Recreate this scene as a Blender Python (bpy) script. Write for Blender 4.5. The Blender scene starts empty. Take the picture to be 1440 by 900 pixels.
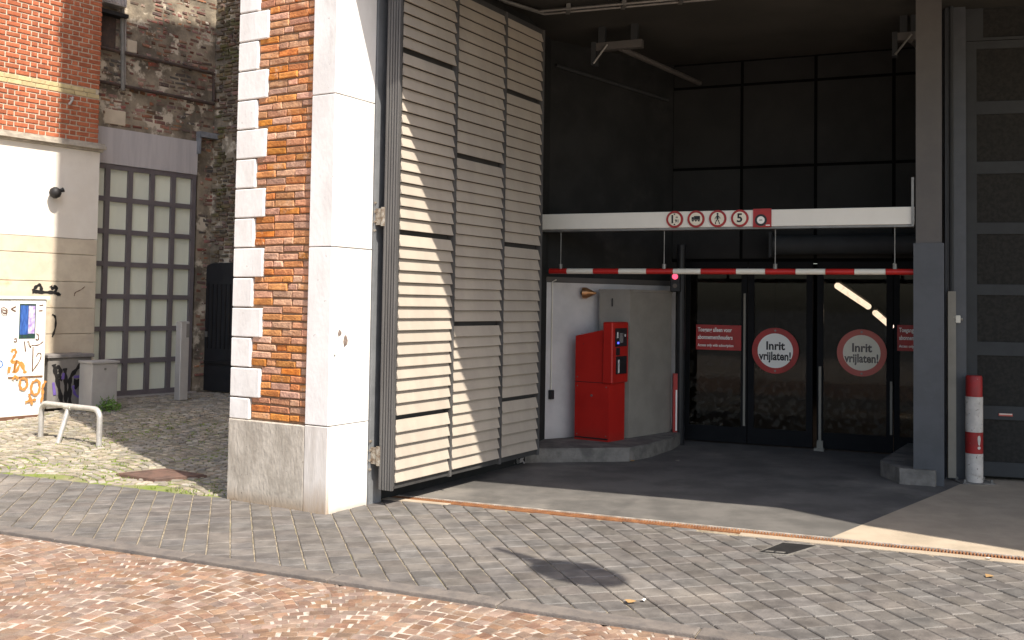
import bpy, bmesh, math, random
from mathutils import Vector, Matrix
random.seed(7)
SC = bpy.context.scene
COL = SC.collection
R = math.radians

# ------------------------------------------------------------------ camera
F, PITCH, ROLL, SHIFT = 1400.0, R(2.2), 0.0155, 78.0
CAM = Vector((0, 0, 1.6))
fw = Vector((0, math.cos(PITCH), math.sin(PITCH)))
up0 = Vector((0, -math.sin(PITCH), math.cos(PITCH)))
rt0 = Vector((1, 0, 0))
rt = rt0 * math.cos(ROLL) + up0 * math.sin(ROLL)
up = up0 * math.cos(ROLL) - rt0 * math.sin(ROLL)
cd = bpy.data.cameras.new('camera')
cam = bpy.data.objects.new('camera', cd)
COL.objects.link(cam)
cam.matrix_world = Matrix(((rt.x, up.x, -fw.x, CAM.x), (rt.y, up.y, -fw.y, CAM.y), (rt.z, up.z, -fw.z, CAM.z), (0, 0, 0, 1)))
cd.sensor_fit = 'HORIZONTAL'
cd.sensor_width = 36.0
cd.lens = 36.0 * F / 1440
cd.shift_y = -SHIFT / 1440
cd.clip_start, cd.clip_end = 0.1, 2000
SC.camera = cam

# ------------------------------------------------------------------ light
LDIR = Vector((-0.61, 0.79, -1.28)).normalized()
w = bpy.data.worlds.new('World')
SC.world = w
w.use_nodes = True
nt = w.node_tree
bg = nt.nodes['Background']
sky = nt.nodes.new('ShaderNodeTexSky')
sky.sky_type = 'NISHITA'
sky.sun_disc = False
sky.sun_elevation = math.asin(-LDIR.z)
sky.sun_rotation = math.atan2(-LDIR.x, -LDIR.y)
sky.air_density, sky.dust_density, sky.ozone_density = 1.0, 2.0, 1.0
nt.links.new(sky.outputs[0], bg.inputs[0])
bg.inputs[1].default_value = 0.15
sd = bpy.data.lights.new('sun', 'SUN')
sd.energy, sd.angle, sd.color = 5.0, R(0.53), (1.0, 0.94, 0.84)
sun = bpy.data.objects.new('sun', sd)
COL.objects.link(sun)
sun.rotation_euler = LDIR.to_track_quat('-Z', 'Y').to_euler()
sun.location = (8, -10, 20)
SC.view_settings.view_transform = 'Standard'
SC.view_settings.look = 'None'
SC.view_settings.exposure = 0.66
SC.view_settings.gamma = 1.0

# ------------------------------------------------------------------ survey helpers
def ray(px, py):
    return (fw + rt * ((px - 720) / F) - up * ((py - 450 + SHIFT) / F)).normalized()

def G(px, py, z=0.0):                      # point on the level z seen at a photo pixel
    d = ray(px, py)
    return CAM + d * ((z - CAM.z) / d.z)

def W(px, py, P, D):                       # point on a vertical plane through P along D
    d = ray(px, py)
    n = Vector((-D[1], D[0], 0))
    return CAM + d * ((Vector((P[0], P[1], 0)) - Vector((CAM.x, CAM.y, 0))).dot(n) / d.dot(n))

def proj(p):
    v = Vector(p) - CAM
    z = v.dot(fw)
    return (720 + F * v.dot(rt) / z, 450 - SHIFT - F * v.dot(up) / z, z)

class Plane:                               # wall plane: local x along the wall, y into it, z up
    def __init__(s, P, D, z=0.0):
        D = Vector((D[0], D[1], 0)).normalized()
        s.P = Vector((P[0], P[1], z)); s.D = D; s.N = Vector((-D.y, D.x, 0)); s.a = math.atan2(D.y, D.x)
    def xz(s, px, py):
        q = W(px, py, s.P, s.D) - s.P
        return q.dot(s.D), q.z
    def pt(s, x, y=0.0, z=0.0):
        return s.P + s.D * x + s.N * y + Vector((0, 0, z))
    def shifted(s, dy):
        return Plane((s.P + s.N * dy), s.D, s.P.z)

def xy(v): return Vector((v[0], v[1], 0))

# ------------------------------------------------------------------ object helpers
def tag(o, label=None, cat=None, group=None, kind=None):
    if label: o['label'] = label
    if cat: o['category'] = cat
    if group: o['group'] = group
    if kind: o['kind'] = kind
    return o

def empty(name, loc=(0, 0, 0), rz=0.0, **k):
    o = bpy.data.objects.new(name, None)
    COL.objects.link(o)
    o.location = loc; o.rotation_euler = (0, 0, rz); o.empty_display_size = 0.1
    return tag(o, **k)

def link(name, me, mat=None, parent=None, loc=(0, 0, 0), rz=0.0):
    if mat is not None and not me.materials:
        for m in (mat if isinstance(mat, (list, tuple)) else [mat]): me.materials.append(m)
    o = bpy.data.objects.new(name, me)
    COL.objects.link(o)
    o.parent = parent; o.location = loc; o.rotation_euler = (0, 0, rz)
    return o

class MB:                                  # collects solids, builds ONE mesh
    def __init__(s): s.v = []; s.f = []; s.mi = []
    def add(s, vs, fs, mi=0):
        b = len(s.v); s.v += [tuple(v) for v in vs]; s.f += [tuple(i + b for i in f) for f in fs]; s.mi += [mi] * len(fs); return s
    def box(s, x0, x1, y0, y1, z0, z1, mi=0):
        v = [(x0, y0, z0), (x1, y0, z0), (x1, y1, z0), (x0, y1, z0), (x0, y0, z1), (x1, y0, z1), (x1, y1, z1), (x0, y1, z1)]
        return s.add(v, [(0, 3, 2, 1), (4, 5, 6, 7), (0, 1, 5, 4), (1, 2, 6, 5), (2, 3, 7, 6), (3, 0, 4, 7)], mi)
    def cbox(s, x0, x1, y0, y1, z0, z1, c=0.006, mi=0):      # chamfered on all edges through a small bmesh
        bm = bmesh.new()
        bmesh.ops.create_cube(bm, size=1)
        for v in bm.verts:
            v.co = Vector((x0 + (v.co.x + .5) * (x1 - x0), y0 + (v.co.y + .5) * (y1 - y0), z0 + (v.co.z + .5) * (z1 - z0)))
        bmesh.ops.bevel(bm, geom=bm.edges[:], offset=c, segments=1, affect='EDGES')
        bm.verts.index_update()
        s.add([v.co[:] for v in bm.verts], [[v.index for v in f.verts] for f in bm.faces], mi); bm.free()
        return s
    def prism(s, poly, z0, z1, mi=0, top=True, bottom=True):
        n = len(poly)
        a = sum(poly[i][0] * poly[(i + 1) % n][1] - poly[(i + 1) % n][0] * poly[i][1] for i in range(n))
        if a < 0: poly = poly[::-1]
        v = [(p[0], p[1], z0) for p in poly] + [(p[0], p[1], z1) for p in poly]
        f = [(i, (i + 1) % n, n + (i + 1) % n, n + i) for i in range(n)]
        if top: f.append(tuple(range(n, 2 * n)))
        if bottom: f.append(tuple(range(n - 1, -1, -1)))
        return s.add(v, f, mi)
    def tube(s, pts, r, n=10, mi=0, cap=True, r2=None):
        pts = [Vector(p) for p in pts]
        rings = []
        prev = None
        for i, p in enumerate(pts):
            t = (pts[min(i + 1, len(pts) - 1)] - pts[max(i - 1, 0)]).normalized()
            if prev is None:
                a = Vector((0, 0, 1)) if abs(t.z) < .9 else Vector((1, 0, 0))
                u = t.cross(a).normalized()
            else:
                u = (prev - t * prev.dot(t)).normalized()
            prev = u
            v = t.cross(u)
            rr = r if r2 is None else r + (r2 - r) * i / (len(pts) - 1)
            rings.append([p + (u * math.cos(k * 2 * math.pi / n) + v * math.sin(k * 2 * math.pi / n)) * rr for k in range(n)])
        vs = [q for ring in rings for q in ring]
        fs = []
        for i in range(len(rings) - 1):
            for k in range(n):
                fs.append((i * n + k, i * n + (k + 1) % n, (i + 1) * n + (k + 1) % n, (i + 1) * n + k))
        if cap:
            fs.append(tuple(range(n - 1, -1, -1))); fs.append(tuple(range((len(rings) - 1) * n, len(rings) * n)))
        return s.add(vs, fs, mi)
    def lathe(s, prof, n=24, c=(0, 0, 0), mi=0):              # profile of (r, z) about the z axis
        vs = []; fs = []
        for r, z in prof:
            for k in range(n):
                a = 2 * math.pi * k / n
                vs.append((c[0] + r * math.cos(a), c[1] + r * math.sin(a), c[2] + z))
        for i in range(len(prof) - 1):
            for k in range(n):
                fs.append((i * n + k, i * n + (k + 1) % n, (i + 1) * n + (k + 1) % n, (i + 1) * n + k))
        fs.append(tuple(range(n - 1, -1, -1))); fs.append(tuple(range((len(prof) - 1) * n, len(prof) * n)))
        return s.add(vs, fs, mi)
    def disc(s, cx, cz, r, y0, y1, n=40, r_in=0.0, mi=0):     # coin facing -y
        vs = []; fs = []
        for k in range(n):
            a = 2 * math.pi * k / n; c, d = math.cos(a), math.sin(a)
            vs += [(cx + r * c, y0, cz + r * d), (cx + r * c, y1, cz + r * d), (cx + r_in * c, y0, cz + r_in * d), (cx + r_in * c, y1, cz + r_in * d)]
        for k in range(n):
            a = 4 * k; b = 4 * ((k + 1) % n)
            fs.append((a, b, b + 1, a + 1))
            if r_in > 0: fs += [(a + 2, b + 2, b, a), (a + 2, a + 3, b + 3, b + 2)]
        if r_in <= 0: fs.append(tuple(4 * k for k in range(n - 1, -1, -1)))
        return s.add(vs, fs, mi)
    def ribbon(s, pts, wd, y=-0.002, mi=0):                   # flat brush stroke in the local xz plane
        P = [Vector((p[0], p[1])) for p in pts]
        if len(P) > 2:                                         # smooth it
            for _ in range(2):
                Q = [P[0]]
                for i in range(len(P) - 1):
                    Q += [P[i] * .75 + P[i + 1] * .25, P[i] * .25 + P[i + 1] * .75]
                P = Q + [P[-1]]
        vs = []
        for i, p in enumerate(P):
            t = (P[min(i + 1, len(P) - 1)] - P[max(i - 1, 0)])
            t = t.normalized() if t.length > 0 else Vector((1, 0))
            nn = Vector((-t.y, t.x)) * (wd / 2 * (0.85 + .3 * math.sin(i * 1.7)))
            vs += [(p.x + nn.x, y, p.y + nn.y), (p.x - nn.x, y, p.y - nn.y)]
        fs = [(2 * i, 2 * i + 1, 2 * i + 3, 2 * i + 2) for i in range(len(P) - 1)]
        return s.add(vs, fs, mi)
    def mesh(s, name, smooth=False):
        me = bpy.data.meshes.new(name)
        me.from_pydata(s.v, [], s.f)
        me.polygons.foreach_set('material_index', s.mi)
        if smooth: me.polygons.foreach_set('use_smooth', [True] * len(me.polygons))
        me.update()
        return me
    def build(s, name, mat, parent=None, loc=(0, 0, 0), rz=0.0, smooth=False):
        return link(name, s.mesh(name, smooth), mat, parent, loc, rz)

def smooth_by_angle(o, ang=35):
    me = o.data
    me.polygons.foreach_set('use_smooth', [True] * len(me.polygons))
    bm = bmesh.new(); bm.from_mesh(me)
    for e in bm.edges:
        if len(e.link_faces) == 2 and e.calc_face_angle(0) > R(ang): e.smooth = False
    bm.to_mesh(me); bm.free()
    return o

def block_tmpl(sx, sy, sz, ch, jit, axis='z', n=6):           # stone blocks: one face chamfered and uneven
    out = []
    for k in range(n):
        j = lambda a: random.uniform(-a, a)
        hx, hy = sx / 2, sy / 2
        base = [(-hx, -hy), (hx, -hy), (hx, hy), (-hx, hy)]
        base = [(x + j(jit), y + j(jit)) for x, y in base]
        vs = [(x, y, -sz) for x, y in base] + [(x, y, -ch) for x, y in base]
        ins = [(x * (1 - ch / hx * 1.0), y * (1 - ch / hy * 1.0)) for x, y in base]
        vs += [(x, y, j(jit * .35)) for x, y in ins]
        fs = []
        for i in range(4):
            q = (i + 1) % 4
            fs += [(i, q, 4 + q, 4 + i), (4 + i, 4 + q, 8 + q, 8 + i)]
        fs.append((8, 9, 10, 11))
        if axis == 'y':                                        # turn the top to face -y:  (x,y,z)->(x,-z,y)
            vs = [(x, -z, y) for x, y, z in vs]
        out.append((vs, fs))
    return out

def pieces(parent, name, tmpls, places, mat, limit=290, rest=None):
    """places: (Matrix in parent space, template index or (verts, faces)). The largest in view become parts, the rest one stuff part."""
    pm_ = parent.matrix_local if parent else Matrix()
    pm_ = Matrix.Translation(parent.location) @ Matrix.Rotation(parent.rotation_euler.z, 4, 'Z')
    sc = []
    for k, (M, t) in enumerate(places):
        p = pm_ @ M @ Vector((0, 0, 0)) if not isinstance(t, tuple) else pm_ @ M @ Vector(t[0][-1])
        x, y, z = proj(p)
        inside = z > 0.5 and -25 < x < 1465 and -25 < y < 925
        sc.append(((0 if inside else 1), z, k))
    sc.sort()
    meshes = []
    for vs, fs in tmpls:
        me = bpy.data.meshes.new(name); me.from_pydata(vs, [], fs); me.materials.append(mat); me.update(); meshes.append(me)
    mb = MB()
    for i, (out, z, k) in enumerate(sc):
        M, t = places[k]
        if i < limit and not out:
            if isinstance(t, tuple):
                me = bpy.data.meshes.new(name); me.from_pydata(t[0], [], t[1]); me.materials.append(mat); me.update()
            else:
                me = meshes[t % len(meshes)]
            o = bpy.data.objects.new(name, me)
            COL.objects.link(o)
            o.parent = parent; o.matrix_local = M
        else:
            vs, fs = t if isinstance(t, tuple) else tmpls[t % len(tmpls)]
            mb.add([M @ Vector(v) for v in vs], fs)
    if mb.v:
        tag(mb.build(rest or name + '_field', mat, parent), kind='stuff')

# ------------------------------------------------------------------ materials
def mat(name, c1, c2=None, scale=6.0, detail=6.0, rough=0.75, bump=0.15, rand=0.0, stretch=(1, 1, 1), metal=0.0,
        lo=0.35, hi=0.65, stain=None, stain_scale=1.2, stain_lo=0.55, stain_hi=0.75, spec=0.4, bscale=None, emit=None,
        speck=None, hue=0.0, grime=None, coat=0.0):
    m = bpy.data.materials.new(name)
    m.use_nodes = True
    t = m.node_tree; N = t.nodes; L = t.links
    b = N['Principled BSDF']
    b.inputs['Roughness'].default_value = rough
    b.inputs['Metallic'].default_value = metal
    b.inputs['Specular IOR Level'].default_value = spec
    b.inputs['Coat Weight'].default_value = coat
    c2 = c2 or tuple(x * 0.72 for x in c1)
    geo = N.new('ShaderNodeNewGeometry')
    mp = N.new('ShaderNodeMapping'); mp.inputs['Scale'].default_value = stretch
    L.new(geo.outputs['Position'], mp.inputs[0])
    oi = N.new('ShaderNodeObjectInfo')
    add = N.new('ShaderNodeMath'); add.operation = 'ADD'
    L.new(oi.outputs['Random'], add.inputs[0]); L.new(geo.outputs['Random Per Island'], add.inputs[1])
    fr = N.new('ShaderNodeMath'); fr.operation = 'FRACT'; L.new(add.outputs[0], fr.inputs[0])
    no = N.new('ShaderNodeTexNoise'); no.inputs['Scale'].default_value = scale; no.inputs['Detail'].default_value = detail
    no.inputs['Roughness'].default_value = 0.62
    L.new(mp.outputs[0], no.inputs['Vector'])
    def ramp(src, lo, hi):
        r = N.new('ShaderNodeMapRange'); r.inputs['From Min'].default_value = lo; r.inputs['From Max'].default_value = hi
        r.interpolation_type = 'SMOOTHSTEP'; L.new(src, r.inputs['Value']); return r.outputs[0]
    def mix(f, a, bb, typ='MIX'):
        x = N.new('ShaderNodeMix'); x.data_type = 'RGBA'; x.blend_type = typ
        if isinstance(f, float): x.inputs[0].default_value = f
        else: L.new(f, x.inputs[0])
        for s_, v in ((6, a), (7, bb)):
            if isinstance(v, tuple): x.inputs[s_].default_value = (*v, 1)
            else: L.new(v, x.inputs[s_])
        return x.outputs[2]
    col = mix(ramp(no.outputs[0], lo, hi), c2, c1)
    if rand > 0 or hue > 0:
        hs = N.new('ShaderNodeHueSaturation')
        mr = N.new('ShaderNodeMapRange'); mr.inputs['To Min'].default_value = 1 - rand; mr.inputs['To Max'].default_value = 1 + rand
        L.new(fr.outputs[0], mr.inputs['Value']); L.new(mr.outputs[0], hs.inputs['Value'])
        if hue > 0:
            wn = N.new('ShaderNodeTexWhiteNoise'); wn.noise_dimensions = '1D'; L.new(fr.outputs[0], wn.inputs['W'])
            m2 = N.new('ShaderNodeMapRange'); m2.inputs['To Min'].default_value = 0.5 - hue; m2.inputs['To Max'].default_value = 0.5 + hue
            L.new(wn.outputs['Value'], m2.inputs['Value']); L.new(m2.outputs[0], hs.inputs['Hue'])
            sp_ = N.new('ShaderNodeSeparateColor'); L.new(wn.outputs['Color'], sp_.inputs[0])
            m3 = N.new('ShaderNodeMapRange'); m3.inputs['To Min'].default_value = 0.7; m3.inputs['To Max'].default_value = 1.15
            L.new(sp_.outputs[1], m3.inputs['Value']); L.new(m3.outputs[0], hs.inputs['Saturation'])
        L.new(col, hs.inputs['Color']); col = hs.outputs[0]
    if stain:
        n2 = N.new('ShaderNodeTexNoise'); n2.inputs['Scale'].default_value = stain_scale; n2.inputs['Detail'].default_value = 7
        n2.inputs['Roughness'].default_value = 0.65
        L.new(mp.outputs[0], n2.inputs['Vector'])
        col = mix(ramp(n2.outputs[0], stain_lo, stain_hi), col, stain)
    if speck:
        n3 = N.new('ShaderNodeTexNoise'); n3.inputs['Scale'].default_value = speck[1]; n3.inputs['Detail'].default_value = 3
        L.new(geo.outputs['Position'], n3.inputs['Vector'])
        col = mix(ramp(n3.outputs[0], speck[2], speck[2] + 0.06), col, speck[0])
    if grime:                                                   # dirt splashed up from the ground, colour, height
        sx = N.new('ShaderNodeSeparateXYZ'); L.new(geo.outputs['Position'], sx.inputs[0])
        ad = N.new('ShaderNodeMath'); ad.operation = 'MULTIPLY_ADD'; ad.inputs[1].default_value = -grime[1] * 1.4; L.new(no.outputs[0], ad.inputs[0]); L.new(sx.outputs[2], ad.inputs[2])
        r = N.new('ShaderNodeMapRange'); r.inputs['From Min'].default_value = -grime[1] * .9; r.inputs['From Max'].default_value = grime[1] * .3
        r.inputs['To Min'].default_value = 0.85; r.inputs['To Max'].default_value = 0.0
        L.new(ad.outputs[0], r.inputs['Value'])
        col = mix(r.outputs[0], col, grime[0])
    L.new(col, b.inputs['Base Color'])
    if emit:
        b.inputs['Emission Color'].default_value = (*emit[0], 1); b.inputs['Emission Strength'].default_value = emit[1]
    if bump > 0:
        nb = N.new('ShaderNodeTexNoise'); nb.inputs['Scale'].default_value = bscale or scale * 5; nb.inputs['Detail'].default_value = 5
        L.new(mp.outputs[0], nb.inputs['Vector'])
        bp = N.new('ShaderNodeBump'); bp.inputs['Strength'].default_value = bump; bp.inputs['Distance'].default_value = 0.01
        L.new(nb.outputs[0], bp.inputs['Height']); L.new(bp.outputs[0], b.inputs['Normal'])
        rr = N.new('ShaderNodeMapRange'); rr.inputs['To Min'].default_value = max(0, rough - .12); rr.inputs['To Max'].default_value = min(1, rough + .12)
        L.new(no.outputs[0], rr.inputs['Value']); L.new(rr.outputs[0], b.inputs['Roughness'])
    return m

M = {}
M['ground'] = mat('ground', (.16, .145, .125), scale=3, bump=.3)
M['mortar_road'] = mat('pale_road_mortar', (.48, .41, .345), (.21, .155, .115), scale=7, bump=.5, rough=.9, lo=.43, hi=.58)
M['road_stone'] = mat('red_brown_setts', (.275, .172, .115), (.185, .115, .08), scale=9, rand=.24, hue=.007, bump=.55, bscale=60, rough=.72,
                      stain=(.28, .205, .155), stain_scale=2.2, stain_lo=.56, stain_hi=.8)
M['pave_joint'] = mat('sandy_paving_joint', (.36, .30, .215), (.20, .165, .115), scale=20, bump=.4, rough=.95,
                      stain=(.20, .19, .06), stain_scale=1.6)
M['pave_stone'] = mat('grey_clinker_paving', (.155, .138, .123), (.10, .089, .08), scale=7, rand=.15, hue=.008, bump=.45, bscale=80, rough=.7,
                      stain=(.27, .235, .20), stain_scale=1.0, stain_lo=.5, stain_hi=.8, stretch=(1, 1, 1))
M['kerb'] = mat('kerb_stone', (.17, .145, .125), (.12, .105, .095), scale=9, rand=.1, bump=.4, bscale=70, rough=.75)
M['alley_joint'] = mat('mossy_joint', (.27, .23, .15), (.16, .15, .085), scale=9, bump=.5, rough=.95, stain=(.16, .20, .035), stain_scale=.9, stain_lo=.43, stain_hi=.58)
M['alley_stone'] = mat('pale_alley_setts', (.34, .29, .22), (.22, .19, .145), scale=6, rand=.28, hue=.012, bump=.5, bscale=60, rough=.8,
                       stain=(.46, .40, .33), stain_scale=.7)
M['asphalt'] = mat('worn_asphalt', (.145, .133, .12), (.095, .088, .08), scale=2.2, bump=.5, bscale=160, rough=.82,
                   stain=(.24, .215, .185), stain_scale=.8, stain_lo=.5, stain_hi=.75, speck=((.3, .28, .25), 160, .68))
M['ramp_floor'] = mat('oily_ramp_floor', (.05, .047, .044), (.035, .033, .031), scale=2.5, bump=.3, rough=.8)
M['concrete_floor'] = mat('pale_concrete_apron', (.45, .365, .27), (.37, .30, .22), scale=3, bump=.3, bscale=90, rough=.8, stain=(.27, .22, .165), stain_scale=1.1,
                          stain_lo=.52, stain_hi=.8)
M['kerb_pale'] = mat('pale_channel_rim', (.50, .44, .37), (.30, .25, .20), scale=14, bump=.3, rough=.8)
M['rust'] = mat('rusty_iron', (.34, .15, .06), (.20, .085, .04), scale=12, bump=.4, rough=.8, metal=.2)
M['pit'] = mat('drain_pit', (.02, .017, .015), bump=0)
M['iron'] = mat('dark_cast_iron', (.035, .033, .032), scale=20, bump=.4, rough=.6, metal=.4)
M['rust_plate'] = mat('rusted_access_plate', (.17, .10, .075), (.11, .07, .055), scale=9, bump=.5, rough=.75, metal=.2)

M['brick_orange'] = mat('old_orange_brick', (.58, .25, .098), (.40, .16, .065), scale=16, rand=.24, hue=.008, bump=.8, bscale=55, rough=.85,
                        stain=(.60, .36, .22), stain_scale=7, stain_lo=.54, stain_hi=.72)
M['mortar_brown'] = mat('brown_mortar', (.30, .18, .10), (.20, .12, .07), scale=18, bump=.6, rough=.95)
M['white_stone'] = mat('painted_white_stone', (.78, .745, .715), (.68, .645, .615), scale=4, bump=.25, bscale=40, rough=.75,
                       speck=((.42, .37, .33), 26, .715), stain=(.52, .48, .44), stain_scale=2.6, stain_lo=.54, stain_hi=.8, stretch=(1, 1, .5))
M['white_reveal'] = mat('white_reveal_stone', (.80, .77, .73), (.74, .70, .66), scale=4, bump=.2, bscale=40, rough=.75,
                        speck=((.5, .45, .4), 22, .72), stain=(.62, .59, .55), stain_scale=2.0, stain_lo=.6, stain_hi=.85, stretch=(1, 1, .6), grime=((.40, .33, .25), .07))
M['brown_scuff'] = mat('brown_scuff', (.28, .21, .17), (.17, .13, .11), scale=40, bump=.3)
M['plinth'] = mat('weathered_plinth_stone', (.50, .445, .375), (.36, .315, .26), scale=9, bump=.6, bscale=45, rough=.88, stretch=(1, 1, .45),
                  speck=((.16, .14, .12), 24, .69), stain=(.30, .26, .215), stain_scale=3, stain_lo=.54, stain_hi=.72, grime=((.25, .17, .10), .10))
M['pilaster'] = mat('pilaster_stone', (.68, .63, .58), (.56, .51, .46), scale=6, bump=.3, bscale=40, rough=.8, stretch=(2.5, 2.5, .4),
                    speck=((.2, .17, .15), 20, .74), grime=((.27, .17, .08), .22))
M['steel_jamb'] = mat('dark_grey_steel', (.24, .245, .25), (.19, .195, .20), scale=5, bump=.1, rough=.5, metal=.3)
M['stile'] = mat('grey_aluminium_stile', (.15, .143, .136), (.11, .104, .10), scale=4, bump=.1, rough=.5, metal=.35, stretch=(6, 6, .3))
M['hinge'] = mat('dirty_hinge_steel', (.36, .33, .28), (.18, .13, .09), scale=30, bump=.3, rough=.5, metal=.5)
M['slat'] = mat('warm_grey_slats', (.43, .37, .30), (.385, .33, .27), scale=5, bump=.05, rough=.62, stretch=(1, 1, .35), rand=.035, stain=(.30, .26, .22), stain_scale=1.7, stain_lo=.56, stain_hi=.9)
M['leaf_frame'] = mat('dark_leaf_frame', (.06, .058, .055), (.045, .043, .042), scale=5, bump=.05, rough=.6, metal=.1)
M['leaf_post'] = mat('leaf_edge_post', (.11, .105, .10), (.08, .076, .072), scale=5, bump=.05, rough=.55, metal=.2)
M['backing'] = mat('louvre_backing', (.02, .019, .018), bump=0, rough=.9)

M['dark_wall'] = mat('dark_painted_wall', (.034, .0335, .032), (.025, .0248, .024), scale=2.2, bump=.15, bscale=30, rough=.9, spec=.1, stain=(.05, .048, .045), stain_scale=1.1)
M['ceiling'] = mat('dark_ceiling_board', (.066, .061, .053), (.05, .047, .041), scale=1.3, bump=.1, bscale=20, rough=.85, spec=.15)
M['dark_panel'] = mat('dark_back_panel', (.034, .033, .031), (.027, .0262, .025), scale=2, bump=.1, rough=.8, spec=.12, rand=.15)
M['seam'] = mat('panel_seam', (.006, .006, .006), bump=0, spec=.05, rough=.9)
M['low_wall'] = mat('white_low_wall', (.62, .585, .56), (.54, .51, .49), scale=3, bump=.1, rough=.75, stain=(.40, .37, .36), stain_scale=1.6, grime=((.33, .3, .28), .25))
M['beige_box'] = mat('beige_cabinet', (.30, .27, .225), (.25, .225, .19), scale=3, bump=.05, rough=.6)
M['kerb_concrete'] = mat('island_concrete', (.22, .20, .175), (.13, .12, .105), scale=6, bump=.5, bscale=50, rough=.9, stain=(.11, .10, .09), stain_scale=4, stain_lo=.5, stain_hi=.7)
M['beam'] = mat('white_beam', (.84, .80, .71), (.80, .76, .67), scale=3, bump=.05, rough=.5)
M['zinc'] = mat('galvanised_rod', (.26, .25, .23), scale=8, bump=.1, rough=.45, metal=.5)
M['red_paint'] = mat('red_barrier_paint', (.50, .020, .015), (.43, .016, .012), scale=6, bump=.03, rough=.4)
M['white_paint'] = mat('white_barrier_paint', (.78, .73, .62), (.72, .67, .56), scale=6, bump=.03, rough=.45)
M['machine'] = mat('red_powder_coat', (.50, .017, .010), (.43, .014, .009), scale=3, bump=.03, bscale=120, rough=.45, grime=((.16, .03, .02), .28), speck=((.22, .03, .025), 38, .70))
M['machine_dark'] = mat('black_plastic', (.02, .02, .022), bump=.02, rough=.35)
M['screen'] = mat('grey_display', (.22, .21, .20), (.17, .16, .15), bump=0, rough=.2)
M['slot_white'] = mat('white_ticket', (.75, .73, .70), bump=0)
M['blue_led'] = mat('blue_led', (.05, .05, .4), bump=0, emit=((.08, .1, 1.0), 2.0))
M['column'] = mat('taupe_column_paint', (.115, .104, .094), (.10, .09, .082), scale=4, bump=.1, rough=.6)
M['cladding'] = mat('slate_grey_cladding', (.088, .09, .095), (.074, .076, .08), scale=5, bump=.1, rough=.5, metal=.2, stain=(.12, .12, .12), stain_scale=2, stain_lo=.6, stain_hi=.9)
M['gate_frame'] = mat('dark_gate_frame', (.050, .052, .052), (.042, .043, .043), scale=4, bump=.05, rough=.65, metal=.0, spec=.2)
M['gate_panel'] = mat('dark_gate_infill', (.034, .032, .028), (.022, .021, .019), scale=30, bump=.25, bscale=300, rough=.8, spec=.15)
M['bol_white'] = mat('scuffed_white_bollard', (.62, .56, .49), (.52, .47, .41), scale=12, bump=.3, rough=.65, speck=((.20, .16, .13), 45, .64), stain=(.36, .3, .25), stain_scale=9, stain_lo=.57, stain_hi=.7)
M['bol_red'] = mat('scuffed_red_bollard', (.36, .018, .016), (.28, .02, .018), scale=12, bump=.2, rough=.5, speck=((.6, .5, .45), 30, .745))
M['sign_red'] = mat('sign_red', (.42, .018, .015), bump=0, rough=.4)
M['sign_red_faded'] = mat('sign_red_faded', (.55, .12, .085), (.5, .10, .075), bump=0, rough=.45)
M['sign_white'] = mat('sign_white', (.90, .87, .80), (.88, .85, .78), bump=0, rough=.45)
M['sign_cream'] = mat('sign_cream', (.84, .77, .62), (.80, .72, .57), bump=0, rough=.45)
M['sign_black'] = mat('sign_black', (.018, .018, .018), bump=0, rough=.5)
M['ink_faded'] = mat('faded_ink', (.16, .13, .11), bump=0, rough=.5)
M['red_lamp'] = mat('red_signal_lens', (.6, .03, .05), bump=0, emit=((1.0, .07, .13), 1.6))
M['dull_lens'] = mat('unlit_lens', (.16, .13, .11), bump=0, rough=.25)
M['tube_light'] = mat('fluorescent_tube', (.9, .8, .7), bump=0, emit=((1.0, .74, .58), 2.2))
M['copper'] = mat('copper_cone', (.55, .28, .13), (.4, .2, .09), scale=10, bump=.05, rough=.35, metal=.7)
M['trunking'] = mat('beige_trunking', (.27, .245, .20), (.23, .21, .17), scale=4, bump=.05, rough=.6)

M['brick_red'] = mat('bright_red_brick', (.44, .135, .06), (.36, .10, .045), scale=12, rand=.16, hue=.0, bump=.4, bscale=50, rough=.85)
M['brick_yellow'] = mat('yellow_brick', (.58, .46, .25), (.50, .39, .20), scale=12, rand=.12, bump=.3, bscale=50, rough=.85)
M['mortar_cream'] = mat('cream_mortar', (.62, .53, .41), (.5, .42, .32), scale=14, bump=.4, rough=.95)
M['render'] = mat('cream_render', (.80, .735, .645), (.75, .68, .59), scale=2.5, bump=.1, rough=.85, stain=(.56, .49, .41), stain_scale=1.4, stain_lo=.58, stain_hi=.85)
M['ashlar'] = mat('cream_ashlar', (.62, .53, .40), (.54, .45, .34), scale=5, bump=.2, rough=.85, rand=.06, stain=(.42, .31, .19), stain_scale=2.5, stain_lo=.58, stain_hi=.8)
M['cornice'] = mat('stone_cornice', (.50, .44, .36), (.34, .29, .235), scale=8, bump=.4, rough=.85, stretch=(1, 1, 2))
M['old_render'] = mat('patchy_old_render', (.34, .28, .205), (.13, .107, .08), scale=2.6, detail=9, bump=.9, bscale=24, rough=.95, stain=(.60, .52, .41), stain_scale=3.2, stain_lo=.52, stain_hi=.62)
M['brick_old'] = mat('sooty_old_brick', (.33, .135, .085), (.15, .10, .078), scale=5, rand=.5, hue=.02, bump=.9, bscale=40, rough=.95,
                     stain=(.10, .09, .08), stain_scale=1.8, stain_lo=.5, stain_hi=.62, speck=((.5, .45, .38), 13, .62))
M['brick_mossy'] = mat('mossy_dark_brick', (.20, .13, .09), (.12, .095, .07), scale=5, rand=.45, hue=.03, bump=.9, bscale=40, rough=.95,
                       stain=(.10, .10, .03), stain_scale=2.2, stain_lo=.5, stain_hi=.66)
M['lintel'] = mat('grey_concrete_lintel', (.54, .50, .49), (.47, .435, .43), scale=4, bump=.2, rough=.85, stretch=(3, 3, .3))
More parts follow.
